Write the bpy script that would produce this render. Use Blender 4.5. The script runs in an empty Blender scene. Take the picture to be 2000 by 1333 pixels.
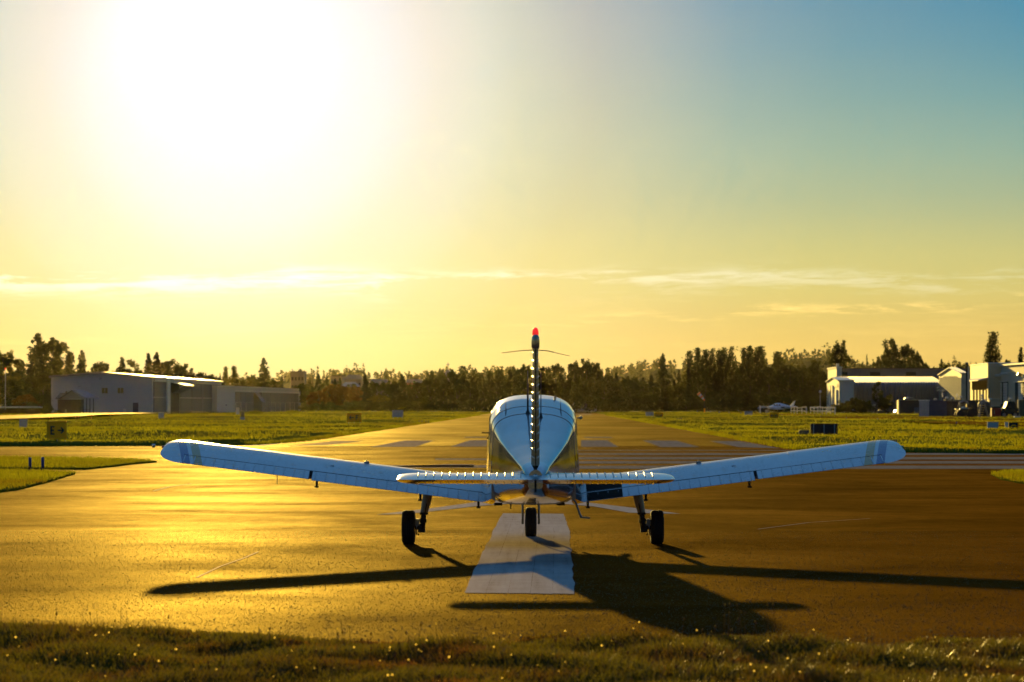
import bpy, bmesh, math, random
import numpy as np
from mathutils import Vector, Matrix
R = math.radians
S = bpy.context.scene
COL = S.collection
random.seed(7)
RNG = np.random.default_rng(11)

# ------------------------------------------------------------------ camera
FPX, CAMH, CX, HY = 6012.0, 1.71, 1000.0, 791.0      # focal length in photo pixels, eye height, principal column, horizon row
cam_d = bpy.data.cameras.new('camera')
cam = bpy.data.objects.new('camera', cam_d); COL.objects.link(cam)
cam.location = (0, 0, CAMH); cam.rotation_euler = (R(90), 0, 0)
cam_d.sensor_width = 36.0; cam_d.lens = FPX / 2000 * 36
cam_d.shift_y = (HY - 666.5) / 2000
cam_d.clip_start = 0.5; cam_d.clip_end = 9000
cam_d.dof.use_dof = True; cam_d.dof.focus_distance = 50.0; cam_d.dof.aperture_fstop = 4.8
S.camera = cam

# ------------------------------------------------------------------ light
SUN_EL, SUN_AZ = R(6.8), R(-5.5)          # azimuth from +Y towards +X
sdir = Vector((math.sin(SUN_AZ) * math.cos(SUN_EL), math.cos(SUN_AZ) * math.cos(SUN_EL), math.sin(SUN_EL)))
sun_d = bpy.data.lights.new('sun', 'SUN'); sun_d.energy = 5.0; sun_d.angle = R(0.53); sun_d.color = (1.0, 0.66, 0.14)
sun = bpy.data.objects.new('sun', sun_d); COL.objects.link(sun)
sun.rotation_euler = (-sdir).to_track_quat('-Z', 'Y').to_euler(); sun.location = (0, 0, 60)

W = bpy.data.worlds.new('World'); S.world = W; W.use_nodes = True
nt = W.node_tree; nt.nodes.clear()
class NG:
    """small helper that wires shader nodes"""
    def __init__(s, nt): s.nt = nt
    def n(s, t, **kw):
        nd = s.nt.nodes.new(t)
        for k, v in kw.items(): setattr(nd, k, v)
        return nd
    def put(s, sock, v):
        if v is None: return
        if hasattr(v, 'is_linked') or isinstance(v, bpy.types.NodeSocket): s.nt.links.new(v, sock)
        elif isinstance(v, (tuple, list)) and len(v) == 3 and sock.type == 'RGBA': sock.default_value = (*v, 1)
        else: sock.default_value = v
    def m(s, op, a, b=None, c=None, clamp=False):
        nd = s.n('ShaderNodeMath', operation=op, use_clamp=clamp)
        for i, v in enumerate((a, b, c)): s.put(nd.inputs[i], v)
        return nd.outputs[0]
    def vm(s, op, a, b=None, out=0):
        nd = s.n('ShaderNodeVectorMath', operation=op)
        s.put(nd.inputs[0], a); s.put(nd.inputs[1], b)
        return nd.outputs[out]
    def mix(s, f, a, b, bt='MIX'):
        nd = s.n('ShaderNodeMix', data_type='RGBA', blend_type=bt)
        s.put(nd.inputs[0], f); s.put(nd.inputs[6], a); s.put(nd.inputs[7], b)
        return nd.outputs[2]
    def ramp(s, f, stops, interp='LINEAR'):
        nd = s.n('ShaderNodeValToRGB'); cr = nd.color_ramp; cr.interpolation = interp
        while len(cr.elements) < len(stops): cr.elements.new(0.5)
        for e, (p, c) in zip(cr.elements, stops):
            e.position = p; e.color = (*c, 1) if len(c) == 3 else c
        s.put(nd.inputs[0], f); return nd.outputs[0]
    def noise(s, vec, scale, detail=4, rough=0.55, dist=0.0, out=0):
        nd = s.n('ShaderNodeTexNoise'); s.put(nd.inputs['Vector'], vec)
        nd.inputs['Scale'].default_value = scale; nd.inputs['Detail'].default_value = detail
        nd.inputs['Roughness'].default_value = rough; nd.inputs['Distortion'].default_value = dist
        return nd.outputs[out]
    def comb(s, x, y, z):
        nd = s.n('ShaderNodeCombineXYZ')
        for i, v in enumerate((x, y, z)): s.put(nd.inputs[i], v)
        return nd.outputs[0]
    def sep(s, v):
        nd = s.n('ShaderNodeSeparateXYZ'); s.put(nd.inputs[0], v); return nd.outputs
    def maprange(s, v, a, b, c=0.0, d=1.0):
        nd = s.n('ShaderNodeMapRange'); s.put(nd.inputs[0], v)
        for i, q in enumerate((a, b, c, d)): nd.inputs[i + 1].default_value = q
        return nd.outputs[0]

g = NG(nt)
tc = g.n('ShaderNodeTexCoord'); dirv = g.vm('NORMALIZE', tc.outputs['Generated'])
dx, dy, dz = g.sep(dirv)
sky = g.n('ShaderNodeTexSky', sky_type='NISHITA'); sky.sun_disc = False
sky.sun_elevation = SUN_EL; sky.sun_rotation = SUN_AZ; sky.air_density = 1.0; sky.dust_density = 2.0; sky.ozone_density = 1.0
g.put(sky.inputs['Vector'], dirv)
# the evening haze bank: warm at the horizon, blue-green above (elevation in degrees / 90)
el = g.m('DIVIDE', g.m('ARCSINE', g.m('MAXIMUM', dz, 0.0)), R(90))
d90 = lambda a: a / 90.0
grad = g.ramp(el, [(0.0, (0.74, 0.47, 0.11)), (d90(0.96), (0.74, 0.50, 0.13)), (d90(1.63), (0.665, 0.50, 0.145)), (d90(2.2), (0.62, 0.54, 0.18)), (d90(2.96), (0.53, 0.52, 0.215)), (d90(3.72), (0.365, 0.45, 0.27)), (d90(4.67), (0.25, 0.41, 0.33)),
                   (d90(5.61), (0.15, 0.345, 0.36)), (d90(6.56), (0.078, 0.288, 0.39)), (d90(7.4), (0.042, 0.252, 0.40)), (d90(11), (0.03, 0.205, 0.40)), (d90(18), (0.055, 0.20, 0.37)), (d90(40), (0.13, 0.33, 0.60)), (1.0, (0.13, 0.29, 0.55))])
ang = g.m('ARCCOSINE', g.m('MINIMUM', g.vm('DOT_PRODUCT', dirv, tuple(sdir), out=1), 0.999999))
angd = g.m('MULTIPLY', ang, 180 / math.pi)
# the haze round the sun is thickest a little below and right of it
hdir = Vector(((470 - CX) / FPX, 1.0, (HY - 150) / FPX)).normalized()
angh = g.m('MULTIPLY', g.m('ARCCOSINE', g.m('MINIMUM', g.vm('DOT_PRODUCT', dirv, tuple(hdir), out=1), 0.999999)), 180 / math.pi)
fall = g.ramp(g.m('DIVIDE', angd, 180.0), [(0.0, (1, 1, 1)), (0.09, (1, 1, 1)), (0.22, (0.68, 0.72, 0.78)), (0.5, (0.42, 0.48, 0.58)), (1.0, (0.32, 0.38, 0.48))])
grad = g.vm('MULTIPLY', grad, fall)
# the bright aureole round the sun thins the sky colour towards white, then towards straw yellow
aur = g.ramp(g.m('DIVIDE', angh, 20.0), [(0.0, (1.0, 1.0, 1.0)), (0.08, (0.95, 0.94, 0.94)), (0.135, (0.87, 0.83, 0.78)), (0.155, (0.85, 0.78, 0.66)), (0.18, (0.81, 0.71, 0.51)), (0.225, (0.68, 0.62, 0.38)), (0.26, (0.57, 0.49, 0.24)), (0.325, (0.43, 0.31, 0.12)), (0.46, (0.16, 0.13, 0.06)), (0.55, (0.09, 0.075, 0.02)), (0.75, (0.02, 0.015, 0.0)), (1.0, (0, 0, 0))])
inv = g.vm('SUBTRACT', None, grad); inv.node.inputs[0].default_value = (1, 1, 1)
base = g.vm('ADD', grad, g.vm('MULTIPLY', inv, aur))
core = g.m('MULTIPLY', g.m('EXPONENT', g.m('DIVIDE', angd, -0.6)), 2.5)
gl = g.vm('SCALE', None); gl.node.inputs[0].default_value = (1.0, 0.92, 0.75); g.put(gl.node.inputs[3], core)
base = g.vm('ADD', base, gl)
# thin streaks of cloud low in the sky
az = g.m('ARCTAN2', dx, dy)
eld = g.m('MULTIPLY', el, 90.0); azd = g.m('MULTIPLY', az, 180 / math.pi)
cv = g.comb(g.m('MULTIPLY', azd, 0.16), g.m('MULTIPLY', g.m('SUBTRACT', eld, g.m('MULTIPLY', azd, 0.02)), 2.6), 0.0)
cn = g.noise(cv, 1.0, 7, 0.62, 0.7)
cn2 = g.noise(g.comb(g.m('MULTIPLY', azd, 0.9), g.m('MULTIPLY', eld, 6.0), 3.0), 1.0, 6, 0.65, 0.5)
def bell(v, c, w):
    q = g.m('DIVIDE', g.m('SUBTRACT', v, c), w); return g.m('EXPONENT', g.m('MULTIPLY', g.m('MULTIPLY', q, q), -1.0))
nz = g.m('ADD', g.m('MULTIPLY', cn, 0.6), g.m('MULTIPLY', cn2, 0.4))
nzc = g.maprange(nz, 0.47, 0.57)
wob = g.m('MULTIPLY', g.m('SUBTRACT', g.noise(g.comb(g.m('MULTIPLY', azd, 0.35), 7.0, 0.0), 1.0, 3), 0.5), 0.5)
e2 = g.m('ADD', eld, wob)
k1 = g.m('MULTIPLY', bell(e2, 2.28, 0.21), g.maprange(azd, 0.5, -2.5, 0.35, 1.0))
k2 = g.m('MULTIPLY', bell(e2, 2.40, 0.10), g.m('MULTIPLY', bell(azd, 1.5, 4.2), 0.4))
k3 = g.m('MULTIPLY', bell(e2, g.m('ADD', 1.52, g.m('MULTIPLY', azd, 0.042)), 0.085), g.maprange(azd, 0.0, 5.0, 0.15, 1.25))
k4 = g.m('MULTIPLY', g.m('MULTIPLY', bell(eld, 1.5, 0.9), 0.22), g.maprange(nz, 0.5, 0.7))
for kk, cc in ((g.m('MULTIPLY', g.m('ADD', k1, k2), nzc), (0.28, 0.34, 0.42)), (g.m('ADD', g.m('MULTIPLY', k3, nzc), k4), (0.40, 0.22, 0.07))):
    cl = g.vm('SCALE', None); cl.node.inputs[0].default_value = cc; g.put(cl.node.inputs[3], kk); base = g.vm('ADD', base, cl)
bg1 = g.n('ShaderNodeBackground'); g.put(bg1.inputs[0], base); bg1.inputs[1].default_value = 0.62
bg2 = g.n('ShaderNodeBackground'); g.put(bg2.inputs[0], sky.outputs[0]); bg2.inputs[1].default_value = 0.0005
ad = g.n('ShaderNodeAddShader'); out = g.n('ShaderNodeOutputWorld')
nt.links.new(bg1.outputs[0], ad.inputs[0]); nt.links.new(bg2.outputs[0], ad.inputs[1]); nt.links.new(ad.outputs[0], out.inputs[0])

S.view_settings.view_transform = 'Standard'; S.view_settings.look = 'None'
S.view_settings.exposure = 0.69; S.view_settings.gamma = 1.0; S.view_settings.use_curve_mapping = False
S.render.engine = 'CYCLES'
S.cycles.use_denoising = True
S.cycles.max_bounces = 7; S.cycles.diffuse_bounces = 3; S.cycles.glossy_bounces = 3; S.cycles.transmission_bounces = 4
S.cycles.volume_bounces = 1; S.cycles.transparent_max_bounces = 6
S.cycles.sample_clamp_indirect = 4.0; S.cycles.sample_clamp_direct = 0.0
S.cycles.caustics_reflective = False; S.cycles.caustics_refractive = False

# ------------------------------------------------------------------ helpers
def G(px, py):
    Y = FPX * CAMH / (py - HY); return ((px - CX) * Y / FPX, Y)
def X_at(px, Y): return (px - CX) * Y / FPX
def Z_at(py, Y): return CAMH + (HY - py) * Y / FPX

def tag(o, label=None, cat=None, group=None, kind=None):
    for k, v in (('label', label), ('category', cat), ('group', group), ('kind', kind)):
        if v: o[k] = v
    return o
def empty(name, loc, rz=0.0, label=None, cat=None, group=None):
    o = bpy.data.objects.new(name, None); COL.objects.link(o)
    o.location = loc; o.rotation_euler = (0, 0, rz); o.empty_display_size = 0.3
    return tag(o, label, cat, group)
def kids(o): return list(o.children)
def copy_tree(o, parent=None):
    c = o.copy(); COL.objects.link(c)
    if parent is not None: c.parent = parent
    for ch in kids(o): copy_tree(ch, c)
    return c

class MB:
    """collects shapes, then becomes ONE mesh object"""
    def __init__(s): s.v, s.f, s.mi = [], [], []; s.cur = 0
    def face(s, idx): s.f.append(tuple(idx)); s.mi.append(s.cur)
    def add(s, vs, fs):
        b = len(s.v); s.v += [tuple(p) for p in vs]
        for f in fs: s.face([b + i for i in f])
    def box(s, c, d, rz=0.0, rx=0.0, ry=0.0):
        M = Matrix.Translation(c) @ Matrix.Rotation(rz, 4, 'Z') @ Matrix.Rotation(ry, 4, 'Y') @ Matrix.Rotation(rx, 4, 'X')
        vs = [M @ Vector((x * d[0] / 2, y * d[1] / 2, z * d[2] / 2)) for z in (-1, 1) for x, y in ((-1, -1), (1, -1), (1, 1), (-1, 1))]
        s.add(vs, [(3, 2, 1, 0), (4, 5, 6, 7), (0, 1, 5, 4), (1, 2, 6, 5), (2, 3, 7, 6), (3, 0, 4, 7)]); return s
    def prism(s, poly, z0, z1):
        n = len(poly); zz0 = z0 if hasattr(z0, '__len__') else [z0] * n; zz1 = z1 if hasattr(z1, '__len__') else [z1] * n
        vs = [(p[0], p[1], zz0[i]) for i, p in enumerate(poly)] + [(p[0], p[1], zz1[i]) for i, p in enumerate(poly)]
        s.add(vs, [tuple(range(n))[::-1], tuple(range(n, 2 * n))] + [(i, (i + 1) % n, n + (i + 1) % n, n + i) for i in range(n)]); return s
    def tube(s, pts, r, n=8, cap=True):
        pts = [Vector(p) for p in pts]; rs = r if hasattr(r, '__len__') else [r] * len(pts)
        b = len(s.v); up = None
        for i, p in enumerate(pts):
            t = (pts[min(i + 1, len(pts) - 1)] - pts[max(i - 1, 0)]).normalized()
            if up is None:
                up = t.orthogonal().normalized()
            else:
                up = (up - t * up.dot(t)).normalized()
            sd = t.cross(up)
            for k in range(n):
                a = 2 * math.pi * k / n
                s.v.append(tuple(p + (up * math.cos(a) + sd * math.sin(a)) * rs[i]))
        for i in range(len(pts) - 1):
            for k in range(n):
                s.face((b + i * n + k, b + i * n + (k + 1) % n, b + (i + 1) * n + (k + 1) % n, b + (i + 1) * n + k))
        if cap:
            s.face([b + k for k in range(n)][::-1]); e = b + (len(pts) - 1) * n; s.face([e + k for k in range(n)])
        return s
    def loft(s, secs, closed=True, cap0=True, cap1=True):
        n = len(secs[0]); b = len(s.v)
        for q in secs: s.v += [tuple(p) for p in q]
        m = n if closed else n - 1
        for i in range(len(secs) - 1):
            for k in range(m):
                s.face((b + i * n + k, b + i * n + (k + 1) % n, b + (i + 1) * n + (k + 1) % n, b + (i + 1) * n + k))
        if cap0: s.face([b + k for k in range(n)][::-1])
        if cap1: e = b + (len(secs) - 1) * n; s.face([e + k for k in range(n)])
        return s
    def lathe(s, prof, axis='Z', c=(0, 0, 0), n=16):
        secs = []
        for r, h in prof:
            q = []
            for k in range(n):
                a = 2 * math.pi * k / n; u, w = r * math.cos(a), r * math.sin(a)
                q.append({'Z': (c[0] + u, c[1] + w, c[2] + h), 'X': (c[0] + h, c[1] + u, c[2] + w), 'Y': (c[0] + w, c[1] + h, c[2] + u)}[axis])
            secs.append(q)
        return s.loft(secs)
    def wbox(s, p, q, s0, s1, z0, z1, t0=0.0, t1=0.08):
        """a box on the wall that runs p->q (camera on its right-hand side), from s0 to s1 metres along, t0..t1 proud"""
        p = Vector((p[0], p[1])); q = Vector((q[0], q[1])); d = (q - p).normalized(); nn = Vector((d.y, -d.x))
        a, bb = p + d * s0, p + d * s1
        return s.prism([tuple(a + nn * t1), tuple(bb + nn * t1), tuple(bb + nn * t0), tuple(a + nn * t0)], z0, z1)
    def build(s, name, mat, parent=None, smooth=False, angle=None, loc=None):
        me = bpy.data.meshes.new(name)
        me.from_pydata(s.v, [], s.f)
        for m in (mat if isinstance(mat, (list, tuple)) else [mat]): me.materials.append(m)
        if any(s.mi): me.polygons.foreach_set('material_index', s.mi)
        bm = bmesh.new(); bm.from_mesh(me); bmesh.ops.recalc_face_normals(bm, faces=bm.faces); bm.to_mesh(me); bm.free()
        if smooth:
            me.polygons.foreach_set('use_smooth', [True] * len(me.polygons))
            if angle: me.set_sharp_from_angle(angle=R(angle))
        me.update()
        o = bpy.data.objects.new(name, me); COL.objects.link(o)
        if parent is not None: o.parent = parent
        if loc is not None: o.location = loc
        return o
def link_mesh(name, me, parent=None, loc=(0, 0, 0)):
    o = bpy.data.objects.new(name, me); COL.objects.link(o); o.location = loc
    if parent is not None: o.parent = parent
    return o
def np_mesh(name, V, F, mat, smooth=False):
    """V (n,3), F (m,k) numpy arrays -> mesh"""
    me = bpy.data.meshes.new(name); k = F.shape[1]
    me.vertices.add(len(V)); me.vertices.foreach_set('co', np.ascontiguousarray(V, dtype=np.float32).ravel())
    me.loops.add(F.size); me.loops.foreach_set('vertex_index', np.ascontiguousarray(F, dtype=np.int32).ravel())
    me.polygons.add(len(F)); me.polygons.foreach_set('loop_start', np.arange(0, F.size, k, dtype=np.int32))
    if smooth: me.polygons.foreach_set('use_smooth', np.ones(len(F), dtype=bool))
    me.materials.append(mat); me.update(calc_edges=True); me.validate()
    return me

# ------------------------------------------------------------------ materials
MATS = {}
def new_mat(name):
    m = bpy.data.materials.new(name); m.use_nodes = True; m.node_tree.nodes.clear()
    gg = NG(m.node_tree); o = gg.n('ShaderNodeOutputMaterial'); return m, gg, o
def pbr(name, col, rough=0.6, metal=0.0, var=0.12, vscale=3.0, bump=0.0, bscale=40.0, coat=0.0, spec=0.5, emit=None):
    m, gg, o = new_mat(name)
    t = gg.n('ShaderNodeTexCoord').outputs['Object']
    n1 = gg.noise(t, vscale, 5, 0.6)
    f = gg.maprange(n1, 0.3, 0.7, 1 - var, 1 + var)
    c = gg.vm('SCALE', None); c.node.inputs[0].default_value = col; gg.put(c.node.inputs[3], f)
    p = gg.n('ShaderNodeBsdfPrincipled'); gg.put(p.inputs['Base Color'], c)
    gg.put(p.inputs['Roughness'], gg.maprange(n1, 0.3, 0.7, max(rough - 0.06, 0.02), min(rough + 0.06, 1)))
    p.inputs['Metallic'].default_value = metal; p.inputs['Coat Weight'].default_value = coat; p.inputs['Coat Roughness'].default_value = 0.06
    p.inputs['Specular IOR Level'].default_value = spec
    if bump:
        b = gg.n('ShaderNodeBump'); b.inputs['Strength'].default_value = bump; b.inputs['Distance'].default_value = 0.02
        gg.put(b.inputs['Height'], gg.noise(t, bscale, 4, 0.6)); gg.put(p.inputs['Normal'], b.outputs[0])
    if emit: p.inputs['Emission Color'].default_value = (*emit[:3], 1); p.inputs['Emission Strength'].default_value = emit[3]
    gg.nt.links.new(p.outputs[0], o.inputs[0]); MATS[name] = m; return m
def leafy(name, cols, scale=0.35, trans=0.45, rough=0.55, spec=0.3, tcol=None):
    """leaf or blade: diffuse + translucent + a little gloss, colour wandering through the plant"""
    m, gg, o = new_mat(name)
    ge = gg.n('ShaderNodeNewGeometry'); pos = ge.outputs['Position']
    n1 = gg.noise(pos, scale, 4, 0.6); n2 = gg.noise(pos, scale * 9, 2, 0.5)
    f = gg.m('ADD', gg.m('MULTIPLY', n1, 0.7), gg.m('MULTIPLY', n2, 0.3))
    st = [(0.32 + 0.36 * i / (len(cols) - 1), c) for i, c in enumerate(cols)]
    c = gg.ramp(f, st)
    if spec > 0:
        p = gg.n('ShaderNodeBsdfPrincipled'); gg.put(p.inputs['Base Color'], c); p.inputs['Roughness'].default_value = rough
        p.inputs['Specular IOR Level'].default_value = spec
    else:
        p = gg.n('ShaderNodeBsdfDiffuse'); gg.put(p.inputs['Color'], c)
    tr = gg.n('ShaderNodeBsdfTranslucent'); gg.put(tr.inputs[0], gg.mix(1.0, c, tcol or (1.5, 1.35, 0.6), 'MULTIPLY'))
    mx = gg.n('ShaderNodeMixShader'); mx.inputs[0].default_value = trans
    gg.nt.links.new(p.outputs[0], mx.inputs[1]); gg.nt.links.new(tr.outputs[0], mx.inputs[2]); gg.nt.links.new(mx.outputs[0], o.inputs[0])
    MATS[name] = m; return m

def asphalt(name, base, rough, streak=(0.05, 0.35), bumpd=0.004, gloss=0.065):
    m, gg, o = new_mat(name)
    ge = gg.n('ShaderNodeNewGeometry'); pos = ge.outputs['Position']
    px, py, pz = gg.sep(pos)
    sv = gg.comb(gg.m('MULTIPLY', px, streak[0]), gg.m('MULTIPLY', py, streak[1]), 0.0)
    big = gg.noise(sv, 1.0, 6, 0.62, 0.6)                     # patches and long streaks of wear
    mid = gg.noise(gg.vm('MULTIPLY', pos, (1.0, 0.45, 1.0)), 3.2, 6, 0.72)
    fine = gg.noise(pos, 55.0, 3, 0.65)
    stone = gg.n('ShaderNodeTexVoronoi'); gg.put(stone.inputs['Vector'], pos); stone.inputs['Scale'].default_value = 75.0
    crv = gg.n('ShaderNodeTexVoronoi', feature='DISTANCE_TO_EDGE'); wob = gg.noise(pos, 0.7, 4, 0.6, out=1)
    gg.put(crv.inputs['Vector'], gg.vm('ADD', pos, gg.vm('MULTIPLY', wob, (2.2, 2.2, 0.0)))); crv.inputs['Scale'].default_value = 0.11
    crack = gg.maprange(crv.outputs['Distance'], 0.0, 0.0025, 0.45, 1.0)
    f = gg.m('ADD', gg.m('MULTIPLY', gg.maprange(big, 0.3, 0.7), 0.5), gg.m('MULTIPLY', mid, 0.5))
    c = gg.ramp(f, [(0.25, tuple(x * 0.5 for x in base)), (0.5, base), (0.75, tuple(x * 1.7 for x in base))])
    c = gg.mix(1.0, c, gg.ramp(fine, [(0.3, (0.6,) * 3), (0.7, (1.45,) * 3)]), 'MULTIPLY')
    cc = gg.n('ShaderNodeCombineColor'); [gg.put(cc.inputs[i], crack) for i in range(3)]
    c = gg.mix(1.0, c, cc.outputs[0], 'MULTIPLY')
    rg = gg.m('ADD', gg.maprange(big, 0.28, 0.72, rough + 0.05, rough - 0.05), gg.m('MULTIPLY', gg.m('SUBTRACT', stone.outputs['Color'], 0.5), 0.22))
    h = gg.m('ADD', gg.m('MULTIPLY', stone.outputs['Distance'], 0.8), gg.m('ADD', gg.m('MULTIPLY', fine, 0.7), gg.m('MULTIPLY', gg.noise(pos, 9.0, 3, 0.6), 2.0)))
    b = gg.n('ShaderNodeBump'); b.inputs['Strength'].default_value = 1.0; b.inputs['Distance'].default_value = bumpd
    gg.put(b.inputs['Height'], h)
    df = gg.n('ShaderNodeBsdfDiffuse'); gg.put(df.inputs[0], c); gg.put(df.inputs['Normal'], b.outputs[0])
    gs = gg.n('ShaderNodeBsdfMetallic', fresnel_type='F82'); gs.inputs['Base Color'].default_value = (0.02, 0.012, 0.004, 1); gs.inputs['Edge Tint'].default_value = (1.0, 0.74, 0.03, 1); gg.put(gs.inputs['Roughness'], rg); gg.put(gs.inputs['Normal'], b.outputs[0])
    mx = gg.n('ShaderNodeMixShader'); gg.put(mx.inputs[0], gg.m('MULTIPLY', gg.maprange(f, 0.25, 0.75, 0.55, 1.4), gloss))
    gg.nt.links.new(df.outputs[0], mx.inputs[1]); gg.nt.links.new(gs.outputs[0], mx.inputs[2])
    gg.nt.links.new(mx.outputs[0], o.inputs[0]); MATS[name] = m; return m

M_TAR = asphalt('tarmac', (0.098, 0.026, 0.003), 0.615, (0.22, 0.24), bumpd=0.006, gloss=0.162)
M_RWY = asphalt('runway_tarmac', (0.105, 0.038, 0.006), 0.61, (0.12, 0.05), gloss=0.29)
M_CONC = asphalt('apron_concrete', (0.20, 0.16, 0.10), 0.55, (0.06, 0.06), gloss=0.42)
def paint_mat(name, col, wear=0.5):
    m, gg, o = new_mat(name)
    pos = gg.n('ShaderNodeNewGeometry').outputs['Position']; px, py, pz = gg.sep(pos)
    n1 = gg.noise(pos, 2.2, 6, 0.7); n2 = gg.noise(pos, 42.0, 3, 0.6)
    n3 = gg.noise(gg.comb(gg.m('MULTIPLY', px, 7.0), gg.m('MULTIPLY', py, 0.25), 0.0), 1.0, 4, 0.6)
    f = gg.m('ADD', gg.m('MULTIPLY', n1, 0.32), gg.m('ADD', gg.m('MULTIPLY', n2, 0.25), gg.m('MULTIPLY', n3, 0.43)))
    c = gg.ramp(f, [(wear - 0.16, (0.07, 0.055, 0.035)), (wear - 0.02, tuple(x * 0.72 for x in col)), (wear + 0.16, col)])
    b = gg.n('ShaderNodeBump'); b.inputs['Distance'].default_value = 0.002; gg.put(b.inputs['Height'], gg.noise(pos, 60.0, 3, 0.6))
    df = gg.n('ShaderNodeBsdfDiffuse'); gg.put(df.inputs[0], c); gg.put(df.inputs['Normal'], b.outputs[0])
    gs = gg.n('ShaderNodeBsdfGlossy'); gs.inputs[0].default_value = (1, 0.8, 0.5, 1); gs.inputs['Roughness'].default_value = 0.55; gg.put(gs.inputs['Normal'], b.outputs[0])
    mx = gg.n('ShaderNodeMixShader'); mx.inputs[0].default_value = 0.03
    gg.nt.links.new(df.outputs[0], mx.inputs[1]); gg.nt.links.new(gs.outputs[0], mx.inputs[2]); gg.nt.links.new(mx.outputs[0], o.inputs[0]); MATS[name] = m; return m
M_LINE = paint_mat('worn_white_paint', (0.40, 0.375, 0.355), 0.44)
M_LINE2 = paint_mat('faded_white_paint', (0.25, 0.225, 0.205), 0.50)
M_TURF = leafy('turf', [(0.085, 0.062, 0.012), (0.095, 0.105, 0.012), (0.15, 0.16, 0.016)], 0.10, 0.05, spec=0)
M_BLADE = leafy('grass_blades', [(0.075, 0.055, 0.014), (0.080, 0.095, 0.012), (0.145, 0.165, 0.02)], 0.07, 0.62, spec=0, tcol=(2.5, 2.1, 0.4))
M_NEAR = leafy('verge_grass', [(0.080, 0.036, 0.010), (0.050, 0.043, 0.008), (0.055, 0.062, 0.010), (0.092, 0.050, 0.013)], 0.9, 0.55, 0.4, 0.4, tcol=(2.0, 1.6, 0.4))
M_SOIL = pbr('soil', (0.045, 0.034, 0.018), 0.95, var=0.3, bump=0.5, bscale=12)
M_CONIF = leafy('conifer_needles', [(0.020, 0.028, 0.010), (0.034, 0.046, 0.014), (0.05, 0.06, 0.018)], 0.25, 0.28, tcol=(1.5, 1.3, 0.45), spec=0)
M_BROAD = leafy('broad_leaves', [(0.026, 0.034, 0.010), (0.042, 0.054, 0.014), (0.07, 0.075, 0.018)], 0.25, 0.38, tcol=(1.6, 1.35, 0.4), spec=0)
M_PALE = leafy('pale_leaves', [(0.05, 0.055, 0.014), (0.075, 0.082, 0.02), (0.11, 0.105, 0.024)], 0.25, 0.5, tcol=(1.7, 1.4, 0.45), spec=0)
M_AUT = leafy('turning_leaves', [(0.06, 0.042, 0.010), (0.085, 0.055, 0.012), (0.09, 0.075, 0.014)], 0.3, 0.45, tcol=(1.6, 1.2, 0.35), spec=0)
M_BARK = pbr('bark', (0.05, 0.038, 0.025), 0.9, var=0.3, bump=0.6, bscale=6)
M_FAR = leafy('hazed_far_leaves', [(0.04, 0.048, 0.02), (0.06, 0.066, 0.026), (0.08, 0.08, 0.03)], 0.02, 0.3, spec=0)  # lighter than the near leaves: distance haze is partly put into this colour
# ================================================================== the ground
def sheet(name, poly, z, mat, kind='structure', cells=None):
    mb = MB(); mb.v = [(x, y, z) for x, y in poly]; mb.face(range(len(poly)))
    o = mb.build(name, mat); tag(o, kind=kind); return o
YFAR = 3550
def RL(Y): return -11.5 + 0.0125 * Y          # runway edges
def RR(Y): return 9.39 + 0.0118 * Y
sheet('ground', [(-1150, -260), (1150, -260), (1150, YFAR), (-1150, YFAR)], 0.0, M_SOIL)
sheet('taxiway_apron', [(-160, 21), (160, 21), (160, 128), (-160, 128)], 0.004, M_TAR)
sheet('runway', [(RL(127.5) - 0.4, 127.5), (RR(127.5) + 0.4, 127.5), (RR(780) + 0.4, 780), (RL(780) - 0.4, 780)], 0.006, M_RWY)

def hill_noise(x, y, s, amp, seed=0.0):
    return amp * (np.sin(x / s * 1.3 + seed) * np.cos(y / s * 0.9 + 2.1 * seed) + 0.6 * np.sin(x / s * 2.9 + y / s * 1.7 + seed * 3) + 0.4 * np.cos(y / s * 3.7 - x / s * 2.2 + seed * 5)) / 2.0
def turf(name, rows, nx, amp, scale, z0=0.05, zedge=0.0, mat=None, seed=0.0):
    """rows: (y, x_left, x_right); a raised sheet of turf with a soil edge all round"""
    V = []; n = nx + 1
    for (y, a, b) in rows:
        xs = a + (b - a) * np.linspace(0, 1, n); V.append(np.stack([xs, np.full(n, y), np.zeros(n)], 1))
    V = np.array(V); x, y = V[..., 0], V[..., 1]
    z = z0 + hill_noise(x, y, scale, amp, seed) + hill_noise(x, y, scale * 0.23, amp * 0.35, seed + 1)
    z = np.maximum(z, 0.02)
    ny = len(rows); i = np.arange(ny)[:, None] * np.ones((1, n)); j = np.ones((ny, 1)) * np.arange(n)[None]
    edge = np.minimum(np.minimum(i, ny - 1 - i), np.minimum(j, n - 1 - j))
    z = np.where(edge == 0, -0.02, z); V[..., 2] = z
    idx = np.arange(ny * n).reshape(ny, n)
    F = np.stack([idx[:-1, :-1].ravel(), idx[:-1, 1:].ravel(), idx[1:, 1:].ravel(), idx[1:, :-1].ravel()], 1)
    me = np_mesh(name, V.reshape(-1, 3), F, mat or M_TURF, True); o = link_mesh(name, me); tag(o, kind='structure'); return o
def grow_rows(rows, eps=0.10):
    """repeat the first and last row, and keep the edge drop steep"""
    return [(rows[0][0] - eps, rows[0][1], rows[0][2])] + rows + [(rows[-1][0] + eps, rows[-1][1], rows[-1][2])]
def geom(a, b, n): return list(np.exp(np.linspace(math.log(a), math.log(b), n)))

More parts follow.
